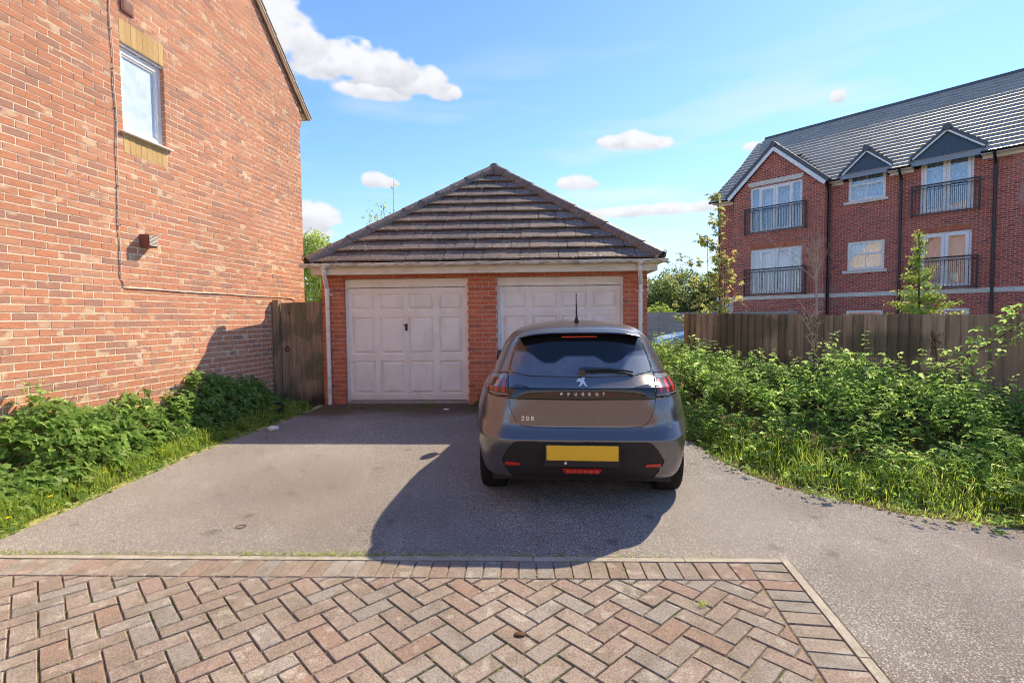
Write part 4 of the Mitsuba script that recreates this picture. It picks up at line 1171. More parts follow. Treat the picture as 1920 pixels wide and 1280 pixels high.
def gable_roof(key, al, ax, ar, zl, az, zr, y, back, vw, barge, panel=None):
    """small gable facing the viewer: verge tiles, barge boards, two slopes running back into the main roof"""
    for (x0, z0, s_) in ((al, zl, -1), (ar, zr, 1)):
        d = np.array([ax - x0, az - z0]); ln = np.linalg.norm(d); d /= ln; nn = np.array([-d[1], d[0]]) * (1 if s_ < 0 else -1)
        if nn[1] < 0: nn = -nn
        p0, p1 = np.array([x0, z0]), np.array([ax, az])
        k_ = K(key + '__slope')
        put(k_, MB().plate(Polygon([p0, p1, p1 + nn * .03, p0 + nn * .03]), y, back), 'flat_tile', AP)
        put(K(key + '__barge_board'), MB().plate(Polygon([p0 - nn * barge, p1 - np.array([0, barge * 1.25]), p1, p0 - nn * .004]), y - .03, y - .004), 'white_clean', AP)
        n = max(3, round(ln / .32))
        for k in range(n):
            a_, b_ = p0 + d * (ln * k / n - .03), p0 + d * (ln * (k + .97) / n)
            j = R.uniform(0, .008)
            put(K(key + '__verge_tile'), MB().plate(Polygon([a_, b_, b_ + nn * (vw + j), a_ + nn * (vw + j + .012)]), y - .035 - j, y + .30), 'grey_verge', AP)
    an = np.linspace(0, 2 * np.pi, 9)[:-1] + .39
    put(key + '__ridge_cap', MB().plate(Polygon(np.c_[ax + .13 * np.cos(an), az + .075 + .125 * np.sin(an)]), y - .10, y + .4), 'grey_verge', AP)
    if panel: put(key + '__cheek_panel', MB().plate(Polygon(panel), y + .06, y + .16), 'slate_panel', AP, label='grey blue panel in the dormer gable')


gable_roof(ak + '__gable_roof', -4.90, -2.80, -.66, 7.02, 8.98, 7.02, -.62, 2.3, .15, .16)
gable_roof(ak + '__dormer_roof', -.30, .57, 1.46, 7.27, 8.08, 7.29, .0, 1.6, .10, .06, [(-.22, 7.255), (1.38, 7.255), (1.40, 7.31), (.57, 8.03), (-.24, 7.30)])
gable_roof(ak + '__dormer_roof_001', 2.05, 3.07, 4.13, 7.35, 8.21, 7.36, .0, 1.8, .10, .06, [(2.14, 7.275), (4.03, 7.275), (4.06, 7.38), (3.07, 8.15), (2.12, 7.38)])
for a0, a1 in ((-5.9, -4.88), (-.64, -.22), (1.38, 2.12), (4.06, 12.5)):
    m_ = half_round((a0, -.46, 7.04), (a1, -.46, 7.04), .06); put(K(ak + '__gutter'), m_, 'black_pipe', AP, smooth=40)
    put(K(ak + '__fascia'), MB().box(max(a0, -5.66), a1, -.05, -.005, 6.86, 7.03), 'white_clean', AP)
    put(K(ak + '__eaves_board'), MB().box(max(a0, -5.8), a1, -.42, -.05, 6.955, 6.975), 'white_clean', AP)
for a in (1.75, 4.41):
    k_ = K(ak + '__downpipe')
    put(k_, MB().tube([(a, -.44, 7.0), (a, -.40, 6.92), (a, -.09, 6.72), (a, -.07, 6.6), (a, -.07, -.8)], .045, 10), 'black_pipe', AP, smooth=40)
put(K(ak + '__downpipe'), MB().tube([(-.68, -.44, 7.0), (-.68, -.40, 6.9), (-.70, -.14, 6.7), (-.70, -.12, -.8)], .05, 10), 'black_pipe', AP, smooth=40)

# ---------------------------------------------------------------- fences
FA, FB = np.array([3.40, 10.05]), np.array([7.3, 3.25])
fd = (FB - FA) / np.linalg.norm(FB - FA); FL = np.linalg.norm(FB - FA)
FF = frame(FA, fd)
tag('timber_fence', 'weathered brown close board fence behind the brambles', 'fence')
x = 0.
k = 0
while x < FL - .1:
    w = R.uniform(.125, .15)
    top = 1.515 - .0155 * x - (.02 if 2.35 < x < 2.9 else 0) + R.uniform(-.006, .006) - (.03 if x > 5.0 else 0)
    t_ = R.uniform(.010, .016)
    tl = R.uniform(-.004, .004)
    v = [(x, -.002, -.25), (x + w + .012, -.020 - t_, -.25), (x + w + .012, -.004 - t_ * .2, -.25), (x, .010, -.25)]
    v += [(a + tl, b, top) for a, b, _ in v]
    put(K('timber_fence__board'), MB().add(v, [(0, 3, 2, 1), (4, 5, 6, 7), (0, 1, 5, 4), (1, 2, 6, 5), (2, 3, 7, 6), (3, 0, 4, 7)], R.random(2)), 'fence_wood', FF)
    x += w
for z in (.15, .75, 1.3): put(K('timber_fence__rail'), MB().box(0, FL, .012, .06, z - .05, z, R.random(2)), 'fence_wood', FF)
for x in np.arange(.05, FL, 1.83): put(K('timber_fence__post'), MB().box(x - .05, x + .05, .061, .16, -.3, 1.50 - .0155 * x, R.random(2)), 'fence_wood', FF)
mat('panel_concrete', lambda p, n, uv: C(.42, .37, .33) * (.75 + .5 * fbm(p.x * 2, p.y * 2, p.z * 7, 3)), .9, .2)
CF = frame((4.6, 22.3), (1., .0))
tag('concrete_fence', 'grey concrete panel fence far behind, right of the garage', 'fence')
for k in range(-1, 5):
    put(K('concrete_fence__post'), MB().box(1.9 * k - .06, 1.9 * k + .06, -.06, .06, -.6, 1.70), 'panel_concrete', CF)
    for z in (-.5, 0., .55, 1.1): put(K('concrete_fence__panel'), MB().box(1.9 * k + .062, 1.9 * k + 1.838, -.025, .025, z + .004, z + (.55 if z > -.1 else .5) - .004), 'panel_concrete', CF)

# ---------------------------------------------------------------- plants
import shapely
RV = np.random.default_rng(11)


def leaflet(l, w, fold=.35, droop=.25, pos=(0, 0, 0), yaw=0., st=(0, .3, .62, 1.), wd=(0, .85, .78, 0)):
    """a pointed leaf folded along its midrib, lying along x"""
    m, L_, R_ = [], [], []
    for s_, k in zip(st, wd):
        z = -droop * l * s_ * s_
        m.append((l * s_, 0, z))
        if 0 < s_ < 1: L_.append((l * s_, w * k / 2, z + fold * w * k / 2)); R_.append((l * s_, -w * k / 2, z + fold * w * k / 2))
    v = np.array(m + L_ + R_, float); n, q = len(m), len(L_)
    f = []
    for o, fl in ((n, 0), (n + q, 1)):
        t_ = [(0, 1, o)] + [x for k in range(q - 1) for x in ((o + k, k + 1, k + 2), (o + k, k + 2, o + k + 1))] + [(o + q - 1, q, q + 1)]
        f += [(a, c, b) if fl else (a, b, c) for a, b, c in t_]
    c, s_ = math.cos(yaw), math.sin(yaw)
    v = np.c_[v[:, 0] * c - v[:, 1] * s_, v[:, 0] * s_ + v[:, 1] * c, v[:, 2]] + pos
    return v, np.array(f)


def join(parts):
    v, f, n = [], [], 0
    for a, b in parts: v.append(a); f.append(b + n); n += len(a)
    return np.vstack(v), np.vstack(f)


BRAMBLE = join([leaflet(1.0, .74, pos=(.30, 0, 0)), leaflet(.85, .62, pos=(.24, .06, 0), yaw=1.25), leaflet(.85, .62, pos=(.24, -.06, 0), yaw=-1.25)])
SINGLE = leaflet(1.0, .55)
OVAL = leaflet(1.0, .62, wd=(0, .95, .9, 0))
MAPLE = join([leaflet(1.0, .55, yaw=a, droop=.3) for a in (0, .85, -.85)] + [leaflet(.7, .4, yaw=a) for a in (1.7, -1.7)])
KITE = (np.array([(0, 0, 0), (.45, .33, .06), (1, 0, -.05), (.45, -.33, .06)]), np.array([(0, 2, 1), (0, 3, 2)]))


def rots(n, yaw=None, pitch=(.0, .35), roll=.35, lean=0.):
    ya = RV.uniform(0, 2 * np.pi, n) if yaw is None else yaw
    pi_, ro = RV.normal(pitch[0], pitch[1], n), RV.normal(0, roll, n)
    cy, sy, cp, sp, c_, s_ = np.cos(ya), np.sin(ya), np.cos(pi_), np.sin(pi_), np.cos(ro), np.sin(ro)
    Z, O = np.zeros(n), np.ones(n)
    A = np.stack([np.stack([cy, -sy, Z], -1), np.stack([sy, cy, Z], -1), np.stack([Z, Z, O], -1)], 1)
    B = np.stack([np.stack([cp, Z, sp], -1), np.stack([Z, O, Z], -1), np.stack([-sp, Z, cp], -1)], 1)
    D = np.stack([np.stack([O, Z, Z], -1), np.stack([Z, c_, -s_], -1), np.stack([Z, s_, c_], -1)], 1)
    L = np.array([[math.cos(lean), 0, math.sin(lean)], [0, 1, 0], [-math.sin(lean), 0, math.cos(lean)]])
    return L @ A @ B @ D


def scatter(mb, tpl, pos, size, rot=None, tone=None):
    pos = np.asarray(pos, float); n = len(pos)
    if n == 0: return
    v, f = tpl
    rot = rots(n) if rot is None else rot
    size = np.broadcast_to(size, (n,))
    V = (np.einsum('nij,vj->nvi', rot, v) * size[:, None, None] + pos[:, None]).reshape(-1, 3)
    F = (f[None] + (np.arange(n) * len(v))[:, None, None]).reshape(-1, 3)
    tone = RV.random(n) if tone is None else tone
    mb.add(V, F, np.repeat(np.c_[tone, RV.random(n)], len(v), 0))


def canes(mb, n, base, height, lean, r=.004):
    for i in range(n):
        p = base(i); a = RV.uniform(0, 2 * np.pi); h = height(p) * RV.uniform(.6, 1.05); l = RV.uniform(.1, lean)
        t_ = np.linspace(0, 1, 6)
        pts = np.c_[p[0] + l * np.cos(a) * t_ ** 1.6, p[1] + l * np.sin(a) * t_ ** 1.6, p[2] + h * np.sin(t_ * 1.9) / 1.0]
        mb.tube(pts, np.linspace(r, r * .5, 6), 3, RV.random(2), caps=False)


drive_line = LineString(RIGHT_EDGE)
fence_line = LineString([FA, FB])
right_poly = Polygon([(2.14, 13.5), (2.06, 7.2), (2.022, 5.826), (2.07, 5.15), (2.143, 4.618), (2.30, 4.28), (2.529, 3.984), (2.86, 3.645), (3.462, 3.36), (4.6, 3.0), (9., 2.35), (9., 3.0), tuple(FB + [.2, -.1]), tuple(FA + [-.05, -.1]), (3.35, 13.5)])
garage_block = Polygon([world(GW, *q)[:2] for q in ((-2.7, -.05, 0), (2.72, -.05, 0), (2.72, 6.2, 0), (-2.7, 6.2, 0))])
right_poly = right_poly.difference(garage_block)


def points_in(poly, n):
    x0, y0, x1, y1 = poly.bounds; out = np.zeros((0, 2))
    while len(out) < n:
        q = np.c_[RV.uniform(x0, x1, n * 2), RV.uniform(y0, y1, n * 2)]
        out = np.vstack([out, q[shapely.contains_xy(poly, q[:, 0], q[:, 1])]])
    return out[:n]


def ss(a, b, x):
    t_ = np.clip((x - a) / (b - a), 0, 1); return t_ * t_ * (3 - 2 * t_)


def dist(line, q): return shapely.distance(line, shapely.points(q))


def mfbm(q, s, o=3, seed=0): return meshkit.fbm(np.c_[q * s, np.zeros(len(q))], o, seed)


def herb_w(q): return .16 + .72 * ss(6.6, 4.0, q[:, 1])


def rh(q):
    d, w = dist(drive_line, q), herb_w(q)
    df = dist(fence_line, q)
    h = .08 + .70 * ss(.3, 3.3, d / w) + (mfbm(q, 1.3, 3, 4) - .5) * .7 * ss(.4, 2.2, d / w)
    h = h * (1 - .50 * ss(1.3, .3, df) * ss(9.6, 8.2, q[:, 1])) * (.72 + .28 * ss(13, 8, q[:, 1]))
    hole_ = np.exp(-((q[:, 0] - 4.95) / .55) ** 2 - ((q[:, 1] - 4.75) / .35) ** 2)
    return np.maximum(h * (1 - .75 * hole_), .06)


def thick(q, seed): return mfbm(q, 2.6, 3, seed) > .36


mb = MB()
q = points_in(right_poly, 19000)
keep = (dist(drive_line, q) / herb_w(q) > RV.uniform(.55, 1.1, len(q))) & thick(q, 31)
q = q[keep]
h = rh(q)
z = gz(q[:, 1]) + h * (1 - np.abs(RV.normal(0, .22, len(q))).clip(0, .95))
yaw = RV.uniform(0, 2 * np.pi, len(q))
scatter(mb, BRAMBLE, np.c_[q, z], .030 + .042 * RV.random(len(q)) ** 1.5, rots(len(q), yaw, (.15, .38), .35), np.clip(RV.normal(.45, .27, len(q)) + .2 * (z - h * .85), 0, 1))
# upright shoots that stand above the canopy
q = points_in(right_poly, 420)
q = q[(dist(drive_line, q) / herb_w(q) > 1.05)]
h = rh(q)
pts, tn = [], []
for (x, y), hh in zip(q, h):
    top = RV.uniform(.08, .26); a = RV.uniform(0, 6.28); ln = RV.uniform(.0, .12)
    for t_ in np.linspace(.0, 1, 6):
        for _ in range(2): pts.append((x + ln * t_ * math.cos(a) + RV.normal(0, .035 * (1.2 - t_)), y + ln * t_ * math.sin(a) + RV.normal(0, .035 * (1.2 - t_)), hh + top * t_ + float(gz(y)))); tn.append(.35 + .55 * t_)
scatter(mb, BRAMBLE, pts, RV.uniform(.026, .050, len(pts)), None, np.array(tn))
q = points_in(right_poly, 2600); q = q[dist(drive_line, q) / herb_w(q) > RV.uniform(.5, 1.0, len(q))]
scatter(mb, SINGLE, np.c_[q, gz(q[:, 1]) + rh(q) * RV.uniform(.35, 1.05, len(q))], RV.uniform(.05, .12, len(q)), rots(len(q), None, (.1, .45), .4))
put('bramble_thicket', mb, 'bramble_leaf', label='sunlit green bramble thicket between the driveway and the brown fence', cat='brambles', kind='stuff')
mb = MB()
q = points_in(right_poly, 420); q = q[dist(drive_line, q) / herb_w(q) > .9]; hq = rh(q)
canes(mb, len(q), lambda i: (q[i][0], q[i][1], -.01), lambda p: float(rh(np.array([[p[0], p[1]]]))[0]) * 1.02, .5)
put('bramble_thicket__canes', mb, 'stem_brown', kind='stuff')

# grass and low herbs along the drive
mb = MB()
strip = drive_line.buffer(1.45).intersection(right_poly.union(Polygon([(3.3, 3.5), (9, 2.5), (9, 4)])))
q = points_in(strip, 30000)
d = dist(drive_line, q); w = herb_w(q)
clump = mfbm(q, 5.5, 3, 8)
keep = (d / w < RV.uniform(.75, 1.35, len(q))) & (d > RV.uniform(-.02, .06, len(q))) & (clump > RV.uniform(.22, .46, len(q)))
q, d, w, clump = q[keep], d[keep], w[keep], clump[keep]
ht = (.035 + .22 * ss(.05, .9, d / w) * (.5 + 1.1 * mfbm(q, 2.2, 2, 5))) * RV.uniform(.6, 1.25, len(q))


def blades(mb, q, z0, ht, wid, tone):
    n = len(q); a = RV.uniform(0, 2 * np.pi, n); l = ht * RV.uniform(.1, .65, n); b = a + RV.normal(0, .6, n) + np.pi / 2
    dx, dy, wx, wy = np.cos(a), np.sin(a), np.cos(b) * wid, np.sin(b) * wid
    V = np.zeros((n, 7, 3))
    for k, (t_, ww) in enumerate(((0, .7), (.4, 1.), (.75, .7))):
        z = z0 + ht * (t_ * 1.15 - .25 * t_ * t_); off = l * t_ ** 1.8
        V[:, 2 * k] = np.c_[q[:, 0] + dx * off - wx * ww, q[:, 1] + dy * off - wy * ww, z]
        V[:, 2 * k + 1] = np.c_[q[:, 0] + dx * off + wx * ww, q[:, 1] + dy * off + wy * ww, z]
    V[:, 6] = np.c_[q[:, 0] + dx * l, q[:, 1] + dy * l, z0 + ht * .9]
    f = np.array([(0, 1, 3), (0, 3, 2), (2, 3, 5), (2, 5, 4), (4, 5, 6)])
    F = (f[None] + (np.arange(n) * 7)[:, None, None]).reshape(-1, 3)
    mb.add(V.reshape(-1, 3), F, np.repeat(np.c_[tone, RV.random(n)], 7, 0))


blades(mb, q, gz(q[:, 1]) - .012, ht, RV.uniform(.0018, .0042, len(q)), np.clip(RV.normal(.45, .25, len(q)) + (clump - .5), 0, 1))
put('verge_grass', mb, 'grass_blade', label='bright green grass along the right edge of the driveway', cat='grass', kind='stuff')
mb = MB()
q = points_in(strip, 9000); d = dist(drive_line, q); w = herb_w(q)
keep = (d / w > RV.uniform(.10, .5, len(q))) & (d / w < 1.5) & (mfbm(q, 3.0, 3, 77) > .42)
q = q[keep]; d = d[keep]; w = w[keep]
z = gz(q[:, 1]) + (.03 + .30 * ss(.1, 1.0, d / w)) * RV.uniform(.35, 1.1, len(q))
scatter(mb, BRAMBLE, np.c_[q, z], RV.uniform(.030, .055, len(q)), rots(len(q), None, (.12, .38), .35))
q = points_in(drive_line.buffer(.16).intersection(sbox(2.0, 2.6, 5.2, 6.0)), 420)
q = q[mfbm(q, 3.5, 2, 41) > .52]
scatter(mb, BRAMBLE, np.c_[q, RV.uniform(.02, .09, len(q))], RV.uniform(.022, .042, len(q)), rots(len(q), None, (.1, .4), .4))
put('low_herbs', mb, 'bramble_leaf', label='low broad leaved weeds trailing over the right driveway edge', cat='weeds', kind='stuff')

# left strip against the house wall
def wall_x(y): return -4.4558 + .1287 * (np.asarray(y) - 4.47)


left_line = LineString(LEFT_EDGE)
left_poly = Polygon([(float(wall_x(1.0)) + .01, 1.0)] + [(float(wall_x(y)) + .012, y) for y in np.arange(1.5, 8.5, .5)] + [(-3.42, 8.36), (-3.12, 7.9), (-3.238, 6.95), (-3.31, 6.6), (-3.44, 5.57), (-3.471, 4.28), (-3.466, 3.37), (-3.42, 1.0)])


def lh(q):
    d = dist(left_line, q)
    dw = q[:, 0] - wall_x(q[:, 1])
    full = .65 + .40 * (mfbm(q, 1.5, 3, 14) - .5) * 2 + .12 * np.exp(-((q[:, 1] - 6.1) / .6) ** 2) + .10 * np.exp(-((q[:, 1] - 6.9) / .5) ** 2)
    full = full - .16 * ss(6.4, 7.4, q[:, 1])
    h = .05 + full * ss(.15, 1.0, d) * (.80 + .2 * ss(.5, .1, dw))
    return np.maximum(h * (1 - .55 * ss(7.6, 8.3, q[:, 1])) * (1 - .35 * ss(4.6, 3.6, q[:, 1])), .04)


mb = MB()
q = points_in(left_poly, 9500)
q = q[(dist(left_line, q) > RV.uniform(.16, .55, len(q))) & (mfbm(q, 2.6, 3, 52) > .32)]
h = lh(q); z = gz(q[:, 1]) + h * (1 - np.abs(RV.normal(0, .26, len(q))).clip(0, .95))
scatter(mb, BRAMBLE, np.c_[q, z], RV.uniform(.042, .088, len(q)), rots(len(q), None, (.05, .36), .34, .6), np.clip(RV.normal(.42, .25, len(q)) + .25 * (z - .4), 0, 1))
pts, tn = [], []
for (x, y, top) in ((-4.02, 6.02, .30), (-4.0, 6.12, .22), (-3.98, 7.0, .12), (-3.9, 7.2, .10), (-4.15, 5.2, .12), (-4.28, 4.55, .18), (-3.86, 7.75, .08), (-4.05, 5.6, .1), (-4.3, 4.25, .15), (-4.06, 6.5, .13)):
    hh = float(lh(np.array([[x, y]]))[0])
    for t_ in np.linspace(.0, 1, 9):
        for _ in range(3): pts.append((x + RV.normal(0, .045), y + RV.normal(0, .05), hh + top * t_)); tn.append(.35 + .5 * t_)
scatter(mb, BRAMBLE, pts, RV.uniform(.030, .058, len(pts)), None, np.array(tn))
q = points_in(left_poly, 900); q = q[(dist(left_line, q) > RV.uniform(.15, .5, len(q)))]
h = lh(q); scatter(mb, OVAL, np.c_[q, gz(q[:, 1]) + h * RV.uniform(.25, 1.0, len(q))], RV.uniform(.07, .13, len(q)), rots(len(q), None, (.05, .4), .35, .55))
put('bramble_thicket_001', mb, 'bramble_leaf', label='green brambles growing against the sunlit house wall on the left', cat='brambles', kind='stuff')
mb = MB()
q = points_in(left_poly, 170); q = q[dist(left_line, q) > .3]
canes(mb, len(q), lambda i: (q[i][0], q[i][1], -.01), lambda p: float(lh(np.array([[p[0], p[1]]]))[0]), .35)
put('bramble_thicket_001__canes', mb, 'stem_brown', kind='stuff')
mb = MB()
q = points_in(left_line.buffer(.42).intersection(left_poly), 15000)
d = dist(left_line, q); cl = mfbm(q, 6, 3, 18)
keep = (d < RV.uniform(.2, .5, len(q))) & (cl > RV.uniform(.28, .52, len(q)))
q, d, cl = q[keep], d[keep], cl[keep]
blades(mb, q, gz(q[:, 1]) - .012, (.02 + .14 * ss(.02, .3, d) * (.4 + 1.2 * mfbm(q, 3, 2, 6))) * RV.uniform(.6, 1.3, len(q)), RV.uniform(.0015, .0034, len(q)), np.clip(RV.normal(.4, .25, len(q)) + (cl - .5), 0, 1))
put('verge_grass_001', mb, 'grass_blade', label='short grass fringe along the left edge of the driveway', cat='grass', kind='stuff')
mb = MB()
q = points_in(left_line.buffer(.5).intersection(left_poly), 3600)
q = q[(mfbm(q, 4, 3, 99) > .42)]
d = dist(left_line, q)
scatter(mb, OVAL, np.c_[q, gz(q[:, 1]) + .008 + .10 * ss(.02, .35, d) * RV.uniform(.2, 1.1, len(q))], RV.uniform(.022, .055, len(q)), rots(len(q), None, (.0, .4), .4))
put('low_herbs_001', mb, 'bramble_leaf', label='small leaved weeds along the left driveway edge below the brambles', cat='weeds', kind='stuff')
sheet(left_line.buffer(.10).intersection(sbox(-3.75, -2, -3.0, 8.4)).difference(drive_poly.buffer(-.035)).difference(garage_block), -.004, 'moss_strip', 'moss_edge')


def stalk(pts, r0, r1): return MB().tube(pts, np.linspace(r0, r1, len(pts)), 6, RV.random(2))


def flower(x, y, h, label, cat, group):
    k_ = K('dandelion'); z0 = float(gz(y)); lx, ly = RV.uniform(-.02, .02, 2)
    put(k_ + '__stem', stalk([(x, y, z0 - .01), (x + lx * .5, y + ly * .5, z0 + h * .6), (x + lx, y + ly, z0 + h)], .0022, .0018), 'stem_green')
    mb = MB(); n = 34
    a = np.linspace(0, 4 * np.pi, n, endpoint=False); lay = np.arange(n) / n
    rr = np.stack([np.eye(3)] * n)
    scatter(mb, KITE, np.full((n, 3), (x + lx, y + ly, z0 + h + .002)), .019 - .006 * lay, rots(n, a + RV.normal(0, .1, n), (-.25, .12), .1) if True else rr, RV.random(n))
    put(k_ + '__flower_head', mb, 'petal')
    tag(k_, label, cat, group)


for x, y, h, w_ in ((-3.56, 3.86, .13, 'yellow dandelion alone at the far left, just above the clump of three at the kerb'), (-3.50, 3.35, .11, 'middle dandelion of the three yellow ones at the lower left corner'), (-3.52, 3.50, .10, 'uppermost dandelion of the three at the lower left corner'),
                    (-3.49, 3.18, .11, 'lowest dandelion at the left edge of the picture'), (-3.60, 4.45, .13, 'yellow dandelion below the left brambles, halfway along the verge'), (-3.55, 5.14, .13, 'farthest dandelion on the left verge, nearest the gate')):
    flower(x, y, h, w_, 'dandelion', 'dandelions on the left')
for x, y, h, w_ in ((2.79, 7.2, .40, 'farthest dandelion right of the parked car'), (2.66, 6.51, .36, 'dandelion right of the car, second from its tail lamp'), (2.73, 6.12, .33, 'dandelion between the car and the tall dead stalk, lower one'), (2.97, 6.28, .38, 'dandelion just left of the tall dead stalk'),
                    (3.29, 4.9, .36, 'dandelion left of the large bluish dock leaf'), (3.35, 4.38, .30, 'left dandelion of the trio in the bright grass at right'), (3.31, 4.22, .28, 'lowest dandelion of the trio in the bright grass at right'), (3.55, 4.5, .33, 'right dandelion of the trio in the bright grass'), (4.62, 5.07, .36, 'rightmost dandelion, under the brambles near the picture edge')):
    flower(x, y, h, w_, 'dandelion', 'dandelions on the right')


def dock(x, y, n, size, tilt, key_label, bs):
    k_ = K('dock_plant'); z0 = float(gz(y))
    a = np.linspace(0, 2 * np.pi, n, endpoint=False) + RV.uniform(0, 1)
    big = leaflet(1.0, .34, .3, .45, st=(0, .2, .45, .7, .88, 1.), wd=(0, .8, 1., .85, .5, 0))
    for i in range(n):
        mb = MB(); scatter(mb, big, [(x, y, z0 + .05 + .06 * (i % 3))], RV.uniform(.8, 1.15) * size, rots(1, a[i:i + 1], (-tilt, .15), .2)); put(K(k_ + '__leaf'), mb, bs)
    put(k_ + '__stem', stalk([(x, y, z0 - .01), (x, y, z0 + .2)], .008, .005), 'stem_green')
    tag(k_, key_label, 'dock plant')


dock(3.52, 5.15, 6, .42, .95, 'dock plant with a large upright bluish leaf before the right brambles', 'dark_leaf')
dock(3.02, 5.75, 6, .34, .8, 'dock plant with backlit yellow green leaves beside the tall dead stalk', 'bright_leaf')
dock(3.75, 3.62, 6, .26, .5, 'low dock plant near the driveway edge at the far right', 'dark_leaf')


def dead_stalk(base, top, r, nb, spread, bs, label, bend=.08, group=None):
    k_ = K('dead_stalk'); b, t_ = np.array(base, float), np.array(top, float)
    s_ = np.linspace(0, 1, 9); off = np.array([RV.normal(0, bend), RV.normal(0, bend), 0])
    pts = b + np.outer(s_, t_ - b) + np.outer(np.sin(s_ * np.pi), off)
    put(k_ + '__stem', stalk(pts, r, r * .45), bs)
    mb = MB()
    for i in range(nb):
        u = RV.uniform(.55, 1.0); p = b + u * (t_ - b) + math.sin(u * math.pi) * off
        a = RV.uniform(0, 6.28); l = RV.uniform(.4, 1.) * spread
        e = p + [l * .6 * math.cos(a), l * .6 * math.sin(a), l]
        mb.tube([p, (p + e) / 2 + [0, 0, -.01], e], [r * .5, r * .4, r * .25], 4)
        for _ in range(5):
            c = e + RV.normal(0, .012, 3); mb.tube([c, c + RV.normal(0, .012, 3) + [0, 0, .012]], [.004, .002], 4)
    put(k_ + '__seed_head', mb, bs if bs != 'stem_brown' else 'pale_twig' if nb > 20 else bs, kind=None)
    tag(k_, label, 'dead stalk', group)


dead_stalk((3.25, 5.8, .0), (3.50, 6.05, 1.50), .008, 26, .16, 'stem_brown', 'tallest dead brown weed stalk with pale seed head before the fence')
dead_stalk((2.85, 6.3, .0), (2.90, 6.6, 1.02), .006, 14, .12, 'stem_brown', 'dark dead stalk leaning in the brambles right of the parked car')
dead_stalk((2.72, 5.9, .0), (2.55, 6.5, .82), .004, 5, .08, 'stem_brown', 'thin bare stalk leaning left beside the grey car')
dead_stalk((5.05, 5.95, .3), (5.02, 6.05, 1.22), .009, 16, .10, 'stem_brown', 'reddish brown dock seed stalk standing against the fence')
mb = MB()
for i in range(46):
    y = RV.uniform(4.25, 5.15); x = float(wall_x(y)) + RV.uniform(.03, .25); l = RV.uniform(.5, 1.0)
    p = np.array([x, y, RV.uniform(.12, .35)]); d_ = np.array([-.05 + RV.normal(0, .05), .75 + RV.normal(0, .12), .55 + RV.normal(0, .12)]) * l * .8
    e = p + d_; e[0] = max(e[0], float(wall_x(e[1])) + .012); mb.tube([p, (p + e) / 2 + RV.normal(0, .015, 3) * [.2, 1, 1], e], [.0032, .0026, .0012], 4, RV.random(2))
put('straw_stalks', mb, 'straw', label='pale dry stalks leaning against the house wall above the brambles', cat='dry stalks', kind='stuff')
# arching bramble shoot at the right edge
k_ = 'bramble_shoot'
s_ = np.linspace(0, 1, 12)
P3 = np.c_[4.15 + 1.25 * s_, 5.1 - .2 * s_, .88 + .95 * s_ ** 1.15 - .10 * np.sin(s_ * 3)]
put(k_ + '__stem', stalk(P3, .007, .0035), 'stem_brown')
mb = MB(); pts = []
for i in range(190):
    u = RV.uniform(.08, 1.0) ** .7; p = np.array([np.interp(u, s_, P3[:, k]) for k in range(3)])
    pts.append(p + RV.normal(0, .10, 3) * [1, 1, .8] + [0, 0, .03])
scatter(mb, BRAMBLE, pts, RV.uniform(.040, .062, len(pts)), rots(len(pts), None, (.2, .35), .35), RV.uniform(.3, .9, len(pts)))
put(k_ + '__leaves', mb, 'bramble_leaf', kind=None)
tag(k_, 'arching bramble shoot reaching above the fence top at the right edge', 'bramble shoot')


# ---------------------------------------------------------------- trees
def blob_tree(key, base, blobs, nleaf, size, leafm, label, tpl=KITE, trunk_r=.12, seed=0, group=None, cat='tree', sparse=0.):
    k_ = K(key); base = np.array(base, float)
    top = np.mean([b[0] for b in blobs], 0)
    mb = MB()
    mb.tube([base, base + (top - base) * .5 + RV.normal(0, .05, 3), top], [trunk_r, trunk_r * .7, trunk_r * .3], 8)
    for c, r in blobs:
        p = base + (top - base) * RV.uniform(.35, .7); c = np.array(c)
        mb.tube([p, (p + c) / 2 + RV.normal(0, .08, 3), c, c + (c - p) / max(np.linalg.norm(c - p), .1) * np.min(r) * .7], [trunk_r * .4, trunk_r * .3, trunk_r * .18, trunk_r * .05], 5)
    put(k_ + '__trunk', mb, 'bark', smooth=40)
    vol = np.array([np.prod(r) ** .72 for _, r in blobs]); vol /= vol.sum()
    mb = MB()
    for (c, r), v_ in zip(blobs, vol):
        n = int(nleaf * v_)
        d_ = RV.normal(0, 1, (n, 3)); d_ /= np.linalg.norm(d_, axis=1, keepdims=True)
        p = np.array(c) + d_ * np.array(r) * (RV.uniform(.25, 1.0, n) ** .5)[:, None] * (1 + .28 * (meshkit.fbm(d_ * 2.2 + np.array(c), 3, seed)[:, None] - .5) * 2)
        m_ = meshkit.fbm(p / (np.min(r) * .55), 3, seed + 3)
        p = p[m_ > .34 + sparse]; m_ = m_[m_ > .34 + sparse]
        scatter(mb, tpl, p, RV.uniform(.7, 1.25, len(p)) * size, rots(len(p), None, (.2, .55), .55), np.clip(RV.random(len(p)) * .6 + (m_ - .4) * 1.6, 0, 1))
    put(k_ + '__crown', mb, leafm)
    tag(k_, label, cat, group)


